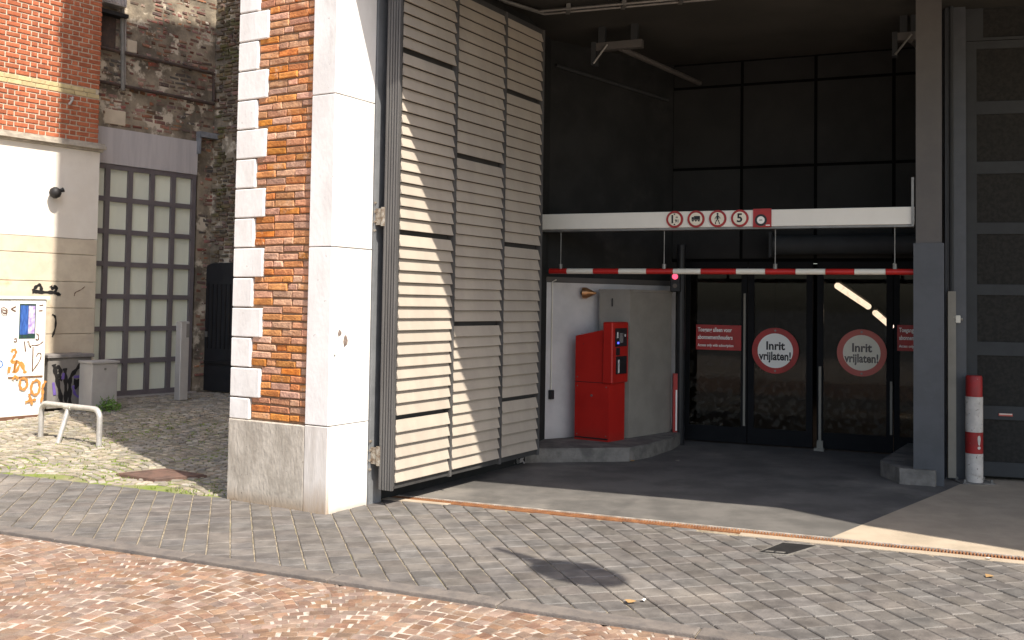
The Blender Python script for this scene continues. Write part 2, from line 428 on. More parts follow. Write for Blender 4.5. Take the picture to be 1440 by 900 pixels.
M['mullion'] = mat('mauve_grey_mullion', (.17, .148, .15), (.145, .125, .13), scale=4, bump=.05, rough=.5)
M['pane'] = mat('frosted_pane', (.83, .85, .70), (.78, .80, .67), scale=1.6, bump=0, rough=.22, rand=.06, spec=.6, stretch=(3, 3, .8))
M['black_door'] = mat('black_iron_door', (.022, .022, .024), (.016, .016, .018), scale=8, bump=.2, rough=.55)
M['cab_white'] = mat('white_cabinet', (.82, .79, .74), (.77, .74, .68), scale=3, bump=.05, rough=.55, grime=((.5, .43, .34), .2))
M['cab_grey'] = mat('grey_cabinet', (.24, .22, .20), (.19, .175, .16), scale=4, bump=.1, rough=.7, grime=((.2, .17, .14), .3))
M['cab_light'] = mat('light_grey_cabinet', (.40, .375, .345), (.36, .335, .31), scale=4, bump=.08, rough=.65)
M['cab_top'] = mat('cabinet_lid', (.24, .22, .21), bump=.1, rough=.6)
M['spray_black'] = mat('black_spray', (.018, .016, .016), bump=0, rough=.6)
M['spray_orange'] = mat('orange_spray', (.62, .27, .07), bump=0, rough=.6)
M['spray_purple'] = mat('purple_spray', (.17, .11, .38), bump=0, rough=.6)
M['spray_brown'] = mat('brown_pen', (.16, .08, .05), bump=0, rough=.6)
M['spray_blue'] = mat('blue_spray', (.05, .2, .55), bump=0, rough=.6)
M['poster'] = mat('poster_blue', (.06, .16, .50), (.03, .07, .25), scale=14, bump=0, rough=.4, stretch=(4, 4, .6))
M['poster_pale'] = mat('poster_pale', (.55, .55, .75), (.35, .2, .5), scale=20, bump=0, rough=.4)
M['poster_dark'] = mat('poster_dark', (.03, .04, .06), (.03, .09, .05), scale=20, bump=0, rough=.4)
M['galv'] = mat('galvanised_tube', (.56, .54, .51), (.46, .44, .42), scale=14, bump=.1, rough=.4, metal=.45)
M['stele'] = mat('silver_stele', (.58, .55, .52), (.52, .49, .46), scale=4, bump=.03, rough=.4, metal=.3)
M['pipe_rust'] = mat('rusty_pipe', (.10, .065, .05), (.06, .045, .04), scale=14, bump=.3, rough=.8)
M['pipe_grey'] = mat('grey_downpipe', (.24, .225, .20), (.18, .17, .15), scale=8, bump=.1, rough=.6)
M['box_pale'] = mat('pale_box', (.48, .44, .42), scale=5, bump=.1, rough=.6)
M['box_blue'] = mat('bluish_bracket', (.26, .27, .29), scale=5, bump=.1, rough=.5)
M['leafy'] = mat('weed_leaf', (.15, .26, .05), (.09, .17, .03), scale=12, rand=.4, bump=0, rough=.7)
M['moss'] = mat('grass_green', (.20, .26, .05), (.14, .17, .04), scale=12, rand=.4, bump=0, rough=.8)
M['litter'] = mat('litter_white', (.7, .66, .6), bump=.1)
M['leaf_brown'] = mat('dry_leaf', (.40, .24, .10), bump=.1)
M['upper_brick'] = mat('upper_storey_brick', (.36, .19, .09), (.26, .13, .07), scale=8, bump=.5, rough=.9)
M['lamp_metal'] = mat('lamp_housing', (.20, .20, .20), bump=.05, rough=.4, metal=.4)

M['door_black'] = mat('black_door_frame', (.011, .011, .012), (.008, .008, .009), scale=5, bump=.03, rough=.6, spec=.1)

def glass_mat():
    m = bpy.data.materials.new('door_glass'); m.use_nodes = True
    t = m.node_tree; N = t.nodes; L = t.links
    for n in list(N): N.remove(n)
    out = N.new('ShaderNodeOutputMaterial'); gl = N.new('ShaderNodeBsdfGlossy'); tr = N.new('ShaderNodeBsdfTransparent')
    gl.inputs['Roughness'].default_value = .03; tr.inputs[0].default_value = (.6, .61, .58, 1)
    fr = N.new('ShaderNodeFresnel'); fr.inputs[0].default_value = 1.3
    mx = N.new('ShaderNodeMixShader'); L.new(fr.outputs[0], mx.inputs[0]); L.new(tr.outputs[0], mx.inputs[1]); L.new(gl.outputs[0], mx.inputs[2])
    df = N.new('ShaderNodeBsdfDiffuse'); df.inputs[0].default_value = (.10, .09, .075, 1)   # dull brown speckle, stronger towards the foot of the glass
    geo = N.new('ShaderNodeNewGeometry'); n1 = N.new('ShaderNodeTexNoise'); n1.inputs['Scale'].default_value = 17; n1.inputs['Detail'].default_value = 4
    L.new(geo.outputs['Position'], n1.inputs['Vector'])
    sx = N.new('ShaderNodeSeparateXYZ'); L.new(geo.outputs['Position'], sx.inputs[0])
    r1 = N.new('ShaderNodeMapRange'); r1.inputs['From Min'].default_value = .48; r1.inputs['From Max'].default_value = .62; L.new(n1.outputs[0], r1.inputs['Value'])
    r2 = N.new('ShaderNodeMapRange'); r2.inputs['From Min'].default_value = 1.35; r2.inputs['From Max'].default_value = .3
    r2.inputs['To Min'].default_value = .10; r2.inputs['To Max'].default_value = .35; L.new(sx.outputs[2], r2.inputs['Value'])
    mu = N.new('ShaderNodeMath'); mu.operation = 'MULTIPLY'; L.new(r1.outputs[0], mu.inputs[0]); L.new(r2.outputs[0], mu.inputs[1])
    m2 = N.new('ShaderNodeMixShader'); L.new(mu.outputs[0], m2.inputs[0]); L.new(mx.outputs[0], m2.inputs[1]); L.new(df.outputs[0], m2.inputs[2])
    L.new(m2.outputs[0], out.inputs[0])
    return m
M['glass'] = glass_mat()

def text(body, size, parent, x, z, y, m, name='lettering', align='CENTER', sx=1.0, bold=0.0):
    cu = bpy.data.curves.new('lettering', 'FONT')
    cu.body = body; cu.size = size; cu.align_x = align; cu.align_y = 'CENTER'; cu.offset = bold; cu.resolution_u = 3
    o = bpy.data.objects.new('lettering', cu); COL.objects.link(o)
    bpy.context.view_layer.update()
    me = bpy.data.meshes.new_from_object(o.evaluated_get(bpy.context.evaluated_depsgraph_get()))
    bpy.data.objects.remove(o); bpy.data.curves.remove(cu)
    for v in me.vertices: v.co = Vector((v.co.x * sx, 0, v.co.y))
    me.materials.clear(); me.materials.append(m)
    return link(name, me, None, parent, (x, y, z))

# ------------------------------------------------------------------ directions and key points of the place
U = Vector((.924, -.383, 0)).normalized()         # front line of the garage
V = Vector((.519, .855, 0)).normalized()          # into the garage
WD = Vector((.61, .79, 0)).normalized()           # alley side wall, going away
PL = xy(G(322, 701))                              # left front corner of the brick pier
PF = Plane(PL, (.862, -.507))                     # brick pier front
PW = PF.xz(462, 719)[0]                           # its width
PC = PF.pt(PW)                                    # right front corner
RV = Plane(PC, V)                                 # white reveal
D0 = xy(G(553, 713))
GT = Plane(D0, V)                                 # louvred gate, standing open
SOF = 4.5                                        # soffit level

# ground lines
K0, K1 = xy(G(0, 748)), xy(G(985, 895))           # kerb
KD = (K1 - K0).normalized(); KN = Vector((-KD.y, KD.x, 0))
A0, A1 = xy(G(0, 665)), xy(G(322, 701))           # alley edge
AD = (A1 - A0).normalized(); AN = Vector((-AD.y, AD.x, 0))
R0, R1 = xy(G(590, 704)), xy(G(1440, 789))        # front edge of the drain
RD = (R1 - R0).normalized(); RN = Vector((-RD.y, RD.x, 0))
ASL, AMAX = 0.06, 0.198
def alley_z(p): return min(AMAX, ASL * max(0.0, (xy(p) - A1).dot(AN)))
def GA(px, py):                                   # point on the rising alley ground
    z = 0.0
    for _ in range(8):
        p = G(px, py, z); z = alley_z(p)
    return Vector((p.x, p.y, z))

# ------------------------------------------------------------------ ground and setting
g = MB(); g.add([(-300, -300, -.12), (300, -300, -.12), (300, 300, -.12), (-300, 300, -.12)], [(0, 1, 2, 3)])
tag(g.build('ground', M['ground']), kind='structure')

def clip(poly, P, Nv):                            # keep the side where (p-P).N >= 0
    out = []
    for i in range(len(poly)):
        a, b = poly[i], poly[(i + 1) % len(poly)]
        da, db = (a - P).dot(Nv), (b - P).dot(Nv)
        if da >= 0: out.append(a)
        if (da >= 0) != (db >= 0): out.append(a + (b - a) * (da / (da - db)))
    return out

def area(p): return abs(sum(p[i].x * p[(i + 1) % len(p)].y - p[(i + 1) % len(p)].x * p[i].y for i in range(len(p)))) / 2

def slab_mesh(poly, ch, dz, zt):                  # prism with a chamfered top, for cut stones
    c = sum(poly, Vector((0, 0, 0))) / len(poly); n = len(poly)
    if sum(poly[i].x * poly[(i + 1) % n].y - poly[(i + 1) % n].x * poly[i].y for i in range(n)) < 0: poly = poly[::-1]
    ins = [p + (c - p) * min(.45, ch * 1.4 / max(.001, (c - p).length)) for p in poly]
    vs = [(p.x, p.y, zt - dz) for p in poly] + [(p.x, p.y, zt - ch) for p in poly] + [(p.x, p.y, zt) for p in ins]
    fs = []
    for i in range(n):
        q = (i + 1) % n
        fs += [(i, q, n + q, n + i), (n + i, n + q, 2 * n + q, 2 * n + i)]
    fs.append(tuple(range(2 * n, 3 * n)))
    return (vs, fs)

def noise1(k): return math.sin(k * 12.9898) * .5
# road: bed sheet and fan-laid setts
road = empty('road', kind='structure')
rb = MB()
far0, far1 = K0 - KD * 30, K1 + KD * 30
rb.add([far0 - KN * 14 + Vector((0, 0, -.0150)), far1 - KN * 14 + Vector((0, 0, -.0150)), far1 + Vector((0, 0, -.0150)), far0 + Vector((0, 0, -.0150))], [(0, 1, 2, 3)])
rb.build('road_bed', M['mortar_road'], road)
tm = block_tmpl(.077, .0655, .05, .004, .0045)
pl = []
COLW = 1.55
for c in range(-4, 5):
    cx = c * COLW + 1.95                          # metres along the kerb from K0
    for r_ in range(-100, 16):
        Rr = 1.12
        y0 = r_ * .0745
        n_ = 28
        off = noise1(r_ // 4 + c * 31)
        for k in range(-n_ // 2, n_ // 2 + 2):
            a = (k + .5 + off * .22) * .088 / Rr
            x = Rr * math.sin(a)
            if abs(x) > COLW / 2 - .008: continue
            y = y0 - (Rr - Rr * math.cos(a))
            wx = cx + x
            if wx < -1.4 or wx > 6.4 or y > .03 or y < -4.2: continue
            p = K0 + KD * (wx + random.uniform(-.008, .008)) + KN * (y + random.uniform(-.006, .006))
            rz = math.atan2(KD.y, KD.x) - a + random.uniform(-.03, .03)
            s_ = (random.uniform(.9, 1.04), random.uniform(.92, 1.06), 1)
            if y > -.05:                          # cut to fit along the kerb
                ex = Vector((math.cos(rz), math.sin(rz), 0)) * .039; ey = Vector((-math.sin(rz), math.cos(rz), 0)) * .034
                cut = clip([p - ex - ey, p + ex - ey, p + ex + ey, p - ex + ey], K0 - KN * .006, -KN)
                if len(cut) > 2 and area(cut) > .0006: pl.append((Matrix(), slab_mesh(cut, .005, .04, -.012)))
                continue
            mtx = Matrix.Translation((p.x, p.y, random.uniform(-.0135, -.0100))) @ Matrix.Rotation(rz, 4, 'Z') @ Matrix.Rotation(random.uniform(-.02, .02), 4, 'X') @ Matrix.Diagonal((*s_, 1))
            pl.append((mtx, random.randrange(6)))
pieces(road, 'sett', tm, pl, M['road_stone'])

# kerb stones
kerb = empty('kerb', kind='structure')
kp = []
L0 = (xy(G(700, 851)) - K0).dot(KD)
for k in range(-9, 9):
    a, b = L0 + k * 1.06 + .004, L0 + (k + 1) * 1.06 - .004
    poly = [K0 + KD * a + KN * .0, K0 + KD * b, K0 + KD * b + KN * .13, K0 + KD * a + KN * .13]
    kp.append((Matrix(), slab_mesh(poly, .006, .1, .004 + random.uniform(0, .003))))
pieces(kerb, 'kerbstone', [], kp, M['kerb'])

# pavement: bed sheet and clinker blocks laid askew
pave = empty('pavement', kind='structure')
pb = MB()
pz = -.009
q = [K0 - KD * 25, K1 + KD * 25, R1 + RD * 20, R0, PC + V * .9, PL + V * .9, A1, A0 - AD * 20]
pb.add([(p.x, p.y, pz) for p in q], [tuple(range(len(q)))])
pb.build('pavement_bed', M['pave_joint'], pave)
PA = Vector((-.27, .963, 0)).normalized(); PB = Vector((PA.y, -PA.x, 0))
BW, BL = .146, .158
tm = block_tmpl(BW - .008, BL - .005, .05, .005, .0018)
pl = []
org = xy(G(340, 760))
edge0 = K0 + KN * .136
for i in range(-34, 46):
    offj = random.uniform(-.022, .022) + (i % 2) * .03
    for j in range(-28, 36):
        c = org + PB * (i * BW) + PA * (j * BL + offj)
        x, y, z = proj(c)
        if z < 1 or x < -160 or x > 1620: continue
        quad = [c + PB * (sx * (BW / 2 - .004)) + PA * (sy * (BL / 2 - .0025)) for sx, sy in ((-1, -1), (1, -1), (1, 1), (-1, 1))]
        f0 = area(quad)
        p2 = clip(quad, edge0, KN)
        if len(p2) > 2:
            if (c - PL).dot(PF.D) < 0: p2 = clip(p2, A1 - AN * .012, -AN)
            elif (c - R0).dot(RD) > -.35: p2 = clip(p2, R0 - RN * (.10 if (c - R0).dot(RD) > 2.2 else .03), -RN)
            else: p2 = clip(p2, PC + V * .8, -RN)
        if len(p2) < 3 or area(p2) < .0015: continue
        zt = random.uniform(-.002, .003)
        if area(p2) > .999 * f0:
            mtx = Matrix.Translation((c.x, c.y, zt)) @ Matrix.Rotation(math.atan2(PB.y, PB.x) + random.uniform(-.008, .008), 4, 'Z') @ Matrix.Rotation(random.uniform(-.006, .006), 4, 'X')
            pl.append((mtx, random.randrange(6)))
        else:
            pl.append((Matrix(), slab_mesh(p2, .005, .05, zt)))
pieces(pave, 'paving_block', tm, pl, M['pave_stone'])

# garage floor (asphalt), concrete apron, drain
J0, J1 = xy(G(1166, 763)), xy(G(1330, 690))
JD = (J1 - J0).normalized()
DW = .135
dr_back = R0 + RN * DW
def on_back(t): return R0 + RD * t + RN * DW
tj = (J0 - R0).dot(RD)
floor = MB()
jb = on_back(tj)
fl = [R0 - RD * .9 + RN * DW, jb, J1, J1 + JD * 2.3, J1 + JD * 2.3 - U * 6 , PC + V * 1.2]
floor.add([(p.x, p.y, 0) for p in fl], [tuple(range(len(fl)))])
tag(floor.build('garage_floor', M['asphalt']), kind='structure')
ap = MB()
ap.add([(p.x, p.y, .0015) for p in [jb, on_back(12), on_back(12) + RN * 8, J1 + JD * 2.3, J1]], [(0, 1, 2, 3, 4)])
tag(ap.build('concrete_apron', M['concrete_floor']), kind='structure')
ed = MB()
P_ = [R0 + RD * 2.55 - RN * .095, R0 + RD * 12 - RN * .095, R0 + RD * 12 - RN * .004, R0 + RD * 2.55 - RN * .004]
ed.prism([(p.x, p.y) for p in P_], -.05, .003)
P_ = [R0 + RD * -.42 - RN * .09, R0 + RD * .28 - RN * .07, R0 + RD * .28 - RN * .004, R0 + RD * -.42 - RN * .004]
ed.prism([(p.x, p.y) for p in P_], -.05, .004)
tag(ed.build('drain_edging', M['concrete_floor']), kind='structure')
drain = empty('drain_channel', (R0.x, R0.y, 0), math.atan2(RD.y, RD.x),
              label='rusty slotted drain channel running across the garage entrance', cat='drain')
MB().box(-.6, 9, -.002, DW + .002, -.11, -.035).build('channel', M['pit'], drain)
pit = 0
gl0 = MB()
for k in range(48):
    x = .0 + k * .0208
    gl0.box(x + .003, x + .0125, .014, DW - .014, -.03, -.004)
gl0.box(0, .998, 0, .014, -.035, .001)
gm = gl0.mesh('grate')
for k in range(-1, 7):
    link('grate', gm, M['rust'], drain, (k * 1.0 - .1, 0, 0))
    MB().box(0, .998, DW - .014, DW, -.035, .0015).build('rim', M['kerb_pale'], drain, (k * 1.0 - .1, 0, 0))
# dark access cover by the drain
cv = [xy(G(1068, 778)), xy(G(1106, 781.5)), xy(G(1147, 769)), xy(G(1101, 765))]
cvc = sum(cv, Vector()) / 4
cover = empty('access_cover', (cvc.x, cvc.y, 0), label='small black iron cover set in the paving beside the drain', cat='drain cover')
MB().prism([(p.x - cvc.x, p.y - cvc.y) for p in cv], -.02, .010).build('lid', M['iron'], cover)
fr_ = [cvc + (p - cvc) * 1.14 for p in cv]
fm = MB()
for i in range(4):
    a, b = fr_[i], fr_[(i + 1) % 4]; c_, d_ = cv[i], cv[(i + 1) % 4]
    fm.prism([(p.x - cvc.x, p.y - cvc.y) for p in (a, b, d_, c_)], -.02, .008)
fm.build('cover_frame', M['kerb_concrete'], cover)
mk = MB()
for u0, u1 in ((.14, .42), (.52, .84)):
    a = cv[0] + (cv[1] - cv[0]) * u0; b = cv[0] + (cv[1] - cv[0]) * u1
    nrm = (cv[3] - cv[0]) * .10
    mk.prism([(p.x - cvc.x, p.y - cvc.y) for p in (a + nrm * .6, b + nrm * .6, b + nrm * 1.5, a + nrm * 1.5)], .01, .0125)
mk.build('lifting_slot', M['kerb_concrete'], cover)

# alley ground
alley = empty('alley_ground', kind='structure')
ab = MB()
dm_ = AN * (AMAX / ASL)
q = [A0 - AD * 12, A1, A1 + dm_, A0 - AD * 12 + dm_, A1 + AN * 16 + AD * 2, A0 - AD * 12 + AN * 16]
ab.add([(p.x, p.y, alley_z(p) - .011) for p in q], [(0, 1, 2, 3), (3, 2, 4, 5)])
ab.build('alley_bed', M['alley_joint'], alley)
tm = block_tmpl(.090, .069, .04, .007, .006)
pl = []
ACW = 1.15
for c in range(-6, 4):
    cx = c * ACW + .35
    for r_ in range(0, 90):
        Rr = .80; y0 = r_ * .0865 + .02; off = random.uniform(-.3, .3)
        for k in range(-9, 10):
            a = (k + .5 + off * .3) * .103 / Rr
            if abs(a) > 1.2: continue
            x = Rr * math.sin(a)
            if abs(x) > ACW / 2 - .03: continue
            y = y0 - (Rr - Rr * math.cos(a)) + .18
            p = A1 + AD * (cx + x) + AN * y
            if y < .045: continue
            X, Y, Z = proj((p.x, p.y, alley_z(p)))
            if X < -60 or X > 345 or (p - PL).dot(PF.N) > 0 and (p - PL).dot(PF.D) > -.03: continue
            if y > 7.2: continue
            rz = math.atan2(AD.y, AD.x) - a + random.uniform(-.07, .07)
            s_ = (random.uniform(.85, 1.04), random.uniform(.82, 1.04), 1)
            pl.append((Matrix.Translation((p.x, p.y, alley_z(p) + random.uniform(-.006, .004))) @ Matrix.Rotation(rz, 4, 'Z') @ Matrix.Rotation(random.uniform(-.05, .05), 4, 'Y') @ Matrix.Diagonal((*s_, 1)), random.randrange(6)))
pieces(alley, 'sett', tm, pl, M['alley_stone'])
cp = [GA(163, 668), GA(218, 677), GA(291, 670), GA(232, 661)]
cc = sum(cp, Vector()) / 4
rp = empty('access_plate', (cc.x, cc.y, cc.z), label='rust brown steel plate let into the alley setts', cat='manhole cover')
pm2 = MB()
vs = [(p.x - cc.x, p.y - cc.y, p.z - cc.z + .012) for p in cp]
pm2.add(vs + [(x, y, z - .04) for x, y, z in vs], [(0, 1, 2, 3), (0, 4, 5, 1), (1, 5, 6, 2), (2, 6, 7, 3), (3, 7, 4, 0)])
pm2.build('plate', M['rust_plate'], rp)
pm3 = MB()
for i in range(4):
    a, b = Vector(vs[i]), Vector(vs[(i + 1) % 4])
    pm3.tube([a * .93 + Vector((0, 0, .003)), b * .93 + Vector((0, 0, .003))], .006, 4)
pm3.build('rim', M['rust_plate'], rp)

# grass tufts between the alley setts: blades, one mass
def blades(mb, p, n, h, r):
    for _ in range(n):
        a = random.uniform(0, 6.28); rr = r * math.sqrt(random.random())
        b = Vector((p.x + rr * math.cos(a), p.y + rr * math.sin(a), p.z))
        t = random.uniform(0, 6.28); w_ = random.uniform(.003, .007); hh = h * random.uniform(.5, 1.2)
        lean = Vector((random.uniform(-.6, .6), random.uniform(-.6, .6), 1)).normalized() * hh
        s_ = Vector((math.cos(t), math.sin(t), 0)) * w_
        mb.add([b - s_, b + s_, b + lean + s_ * .3, b + lean - s_ * .3], [(0, 1, 2, 3)])
gb = MB()
for px, py, n, rr in ((150, 655, 40, .3), (60, 668, 40, .35), (95, 672, 30, .25), (190, 682, 40, .25), (250, 692, 60, .3), (285, 694, 50, .2), (230, 603, 60, .35), (200, 612, 50, .35), (170, 618, 40, .25), (240, 598, 30, .3), (255, 615, 30, .3), (120, 627, 30, .25), (300, 690, 30, .15), (30, 655, 30, .4), (110, 640, 30, .4), (205, 660, 30, .3)):
    p = GA(px, py)
    for _ in range(n // 3):
        q_ = Vector((p.x + random.gauss(0, rr), p.y + random.gauss(0, rr * .7), 0)); q_.z = alley_z(q_) - .008
        if (q_ - A1).dot(AN) < .03 or ((q_ - PL).dot(PF.D) > -.03): continue
        blades(gb, q_, 9, .022, .035)
tag(gb.build('joint_grass', M['moss']), kind='stuff')

# ------------------------------------------------------------------ corner pier of the building
bld = empty('garage_building', (PL.x, PL.y, 0), PF.a, label='corner building with white quoined orange brick pier and dark garage entrance', cat='building')
# everything of the building in the pier frame (x along the pier front, y into the building)
def B(v): q_ = Vector(v) - PL; return Vector((q_.dot(PF.D), q_.dot(PF.N), 0))
Vl = B(PL + V)                                    # V in building frame
S_in = .02
core = MB()
QL0 = PF.xz(432, 600)[0] - .002
pE = B(RV.pt(.62)) ; pE.x -= .03
pEnd = B(RV.pt(2.9)); pEnd.x -= .03
core.prism([(S_in, S_in), (PW - .03, S_in), (pE.x, pE.y), (pEnd.x, pEnd.y), (pEnd.x - 1.2, pEnd.y + 5), (S_in, 7)], 0, SOF + .05)
core.build('pier_core', M['dark_wall'], bld)
MB().box(.0, QL0, .013, .019, .3, SOF).build('mortar_bed', M['mortar_brown'], bld)
MB().box(.0, .018, .32, 6.9, 0, SOF - .002).build('alley_bounce_panel', M['render'], bld)  # unseen pale panel added to bounce light into the alley
def scuff(px, py, r, m):
    x, z = RV.xz(px, py)
    b_ = MB(); n_ = 9
    b_.add([(x, -.0055, z)] + [(x + r * random.uniform(.5, 1.1) * math.cos(k * 6.283 / n_), -.0055, z + 1.5 * r * random.uniform(.5, 1.2) * math.sin(k * 6.283 / n_)) for k in range(n_)], [(0, k + 1, (k + 1) % n_ + 1) for k in range(n_)])
    o = b_.build('chipped_spot', m, bld); o.location = B(PC); o.rotation_euler.z = RV.a - PF.a
# plinth course
plz = PF.xz(377, 593)[1]
QL = PF.xz(432, 600)[0]                           # where the pilaster starts
MB().cbox(0, QL - .004, -.028, .3, -.03, plz, .006).build('plinth_stone', M['plinth'], bld)
# quoins
qh = (PF.xz(330, 24)[1] - PF.xz(326, 517)[1]) / 12
z_ = PF.xz(326, 557)[1]
edges = [plz, z_] + [z_ + qh * k for k in range(1, 19)]
wide_w = PF.xz(368, 450)[0] - PF.xz(328, 450)[0]
nar_w = PF.xz(355, 410)[0] - PF.xz(328.5, 410)[0]
for k in range(len(edges) - 1):
    wdt = nar_w if k % 2 == 0 else wide_w
    MB().cbox(-.006, wdt, -.017, .25, edges[k] + .004, edges[k + 1] - .006, .007).build('quoin_stone', M['white_stone'], bld)
# pilaster blocks and reveal blocks share joints
jz = [-.03] + [PF.xz(447, yy)[1] for yy in (598, 347.5, 135)] + [SOF + .04]
for k in range(len(jz) - 1):
    MB().cbox(QL, PW, -.03, .1, jz[k] + .003, jz[k + 1] - .003, .005).build('pilaster_stone', M['pilaster'] if k == 0 else M['white_stone'], bld)
    o = MB().cbox(0, .44, -.004, .07, jz[k] + .003, jz[k + 1] - .003, .004).build('reveal_stone', M['white_reveal'], bld)
    o.location = B(PC); o.rotation_euler.z = RV.a - PF.a
for px, py, r in ((477, 468, .022), (485, 479, .028), (484, 486, .012), (470, 500, .008)): scuff(px, py, r, M['iron' if r < .01 else 'brown_scuff'])
# bricks
cz = qh / 4.0
tm = block_tmpl(.196, cz - .011, .05, .006, .0042, axis='y', n=8)
tmh = block_tmpl(.092, cz - .011, .05, .006, .0042, axis='y', n=4)
pl = []
row = 0
z0 = plz + .012
while z0 < SOF:
    zc = z0 + cz / 2
    qk = max(i for i in range(len(edges) - 1) if edges[i] <= zc + .01)
    x0 = (nar_w if qk % 2 == 0 else wide_w) + .006
    x1 = QL - .012
    x = x0 - random.choice((0, .05, .1)) * (row % 2)
    while x < x1 - .02:
        L = .205 if random.random() < .72 else .101
        a, b = max(x, x0), min(x + L - .009, x1)
        if x + L > x1 - .03: b = x1
        if b - a > .03:
            base = .196 if b - a > .12 else .092
            idx = random.randrange(8) if b - a > .12 else 8 + random.randrange(4)
            pl.append((Matrix.Translation(((a + b) / 2, random.uniform(-.006, .004), zc + random.uniform(-.002, .002))) @ Matrix.Rotation(random.uniform(-.012, .012), 4, 'Y') @ Matrix.Diagonal(((b - a) / base, 1, random.uniform(.92, 1.03), 1)), idx))
        if b == x1: break
        x += L
    z0 += cz; row += 1
pieces(bld, 'brick', tm + tmh, pl, M['brick_orange'])

# upper storeys: soffit slab with a stepped front edge, brick above
sc_ = SOF / 1.28
def SH(px, py):                                   # point of the soffit edge that throws its shadow at this pixel
    p = xy(G(px, py)); return p + Vector((.61, -.79, 0)) * (SOF / 1.28)
F1, F2, F3 = SH(1140, 718), SH(1221, 740), SH(1440, 775.5)
F0 = PC + U * .05
# front line fitted through the shadow start
Fs = SH(660, 676)
fd = (F1 - Fs).normalized()
F0 = F1 - fd * ((F1 - PC).dot(fd) - .02)
F4 = F3 + (F3 - F2).normalized() * 3.2
back = [F4 + Vector((5, 5, 0)), Vector((11, 17, 0)), PL + V * 9, PL + V * 7 - PF.D * .0]
foot = [PL + PF.N * .02, PC + PF.N * .02 - PF.D * .02, F0, F1, F2, F3, F4] + back
fb = [B(p) for p in foot]
MB().prism([(p.x, p.y) for p in fb], SOF, SOF + .12).build('soffit', M['ceiling'], bld)
MB().prism([(p.x, p.y) for p in fb], SOF + .125, 13.5).build('upper_storeys', M['upper_brick'], bld)

MB().prism([(-.2, .05), (.0, .05), (.0, .3), (-.2, .3)], 12.35, 12.6).prism([(-.12, .06), (.0, .06), (.0, .29), (-.12, .29)], 11.9, 12.349).build('eaves_bracket', M['upper_brick'], bld)

# ------------------------------------------------------------------ steel jamb and hinges, gate
jx0 = .445; jx1 = RV.xz(533, 700)[0]
o = MB().box(jx0, jx1, -.02, .1, 0, SOF).build('steel_jamb', M['steel_jamb'], bld)
o.location = B(PC); o.rotation_euler.z = RV.a - PF.a

gate = empty('louvred_gate', (D0.x, D0.y, 0), GT.a, label='tall beige louvred folding gate standing open beside the white pier', cat='gate')
t1, t2, t3 = GT.xz(633.5, 660)[0], GT.xz(703.5, 640)[0], GT.xz(757, 625)[0]
lb = GT.xz(690, 647)[1]                           # leaf bottom
lt = GT.xz(765, 46)[1]                            # leaf top
seams = {0: [GT.xz(560, 587)[1], GT.xz(564, 326)[1], GT.xz(570, 70)[1]], 1: [GT.xz(645, 455)[1], GT.xz(645, 218)[1]],
         2: [GT.xz(710, 562)[1], GT.xz(712, 343)[1], GT.xz(714, 127)[1]]}
slat_meshes = {}
for k, (a, b) in enumerate(((0, t1), (t1, t2), (t2, t3))):
    leaf = empty('gate_leaf', (a, 0, 0)); leaf.parent = gate
    wl = b - a
    x0, x1 = .016, wl - .030
    fm = MB()
    fm.box(0.0, .02, .006, .07, lb - .03, lt)
    fm.box(.02, wl, .05, .07, lb - .03, lt)
    fm.box(.02, wl, .012, .05, lb - .05, lb - .004); fm.box(.02, wl, .012, .05, lt - .03, lt + .03)
    fm.build('leaf_frame', M['leaf_frame'], leaf)
    MB().box(wl - .030, wl - .002, -.012, .048, lb - .055, lt + .02).build('edge_post', M['leaf_post'], leaf)
    sm = MB()
    hh = .094                                     # one tilted slat, bottom edge proud
    prof = [(.017, hh), (-.009, .005), (-.009, 0), (.005, 0), (.031, hh)]
    n_ = len(prof)
    vs = [(x0, y, z) for y, z in prof] + [(x1, y, z) for y, z in prof]
    sm.add(vs, [(i, (i + 1) % n_, n_ + (i + 1) % n_, n_ + i) for i in range(n_)] + [tuple(range(n_ - 1, -1, -1)), tuple(range(n_, 2 * n_))])
    me = sm.mesh('slat'); me.materials.append(M['slat'])
    bnd = [lb] + seams[k] + [lt]
    for s_ in range(len(bnd) - 1):
        za = bnd[s_] + (.018 if s_ else 0); zb = bnd[s_ + 1] - (.018 if s_ < len(bnd) - 2 else 0)
        n_s = round((zb - za) / .0965)
        pitch = (zb - za) / n_s
        for i in range(n_s):
            o = bpy.data.objects.new('slat', me); COL.objects.link(o); o.parent = leaf
            o.location = (0, random.uniform(-.001, .001), za + i * pitch)
            o.scale = (1, 1, pitch / .098)
            o.rotation_euler = (0, random.uniform(-.002, .002), 0)
# hinge-side stile: ribbed aluminium profile
st = MB()
st.box(-.02, -.002, -.0, .135, lb - .06, SOF - .02)
for yy in (.010, .034, .060, .086, .112): st.box(-.027, -.019, yy - .007, yy + .007, lb - .06, SOF - .02)
st.build('hinge_stile', M['stile'], gate)
hg = PC * 1
def hinge(py):
    zc = GT.xz(545, py)[1]
    h = empty('hinge', (-.02, .168, zc)); h.parent = gate
    MB().tube([(0, -.03, -.075), (0, -.03, .075)], .022, 10).build('hinge_barrel', M['hinge'], h)
    MB().box(.0, .02, -.03, .0, -.06, .06).box(-.012, .0, -.01, .05, -.065, .065).build('hinge_plate', M['hinge'], h)
    bm_ = MB()
    for dz in (-.11, -.04, .04, .11): bm_.tube([(-.012, .04, dz), (-.026, .04, dz)], .011, 6)
    bm_.build('bolt', M['hinge'], h)
hinge(302); hinge(645)

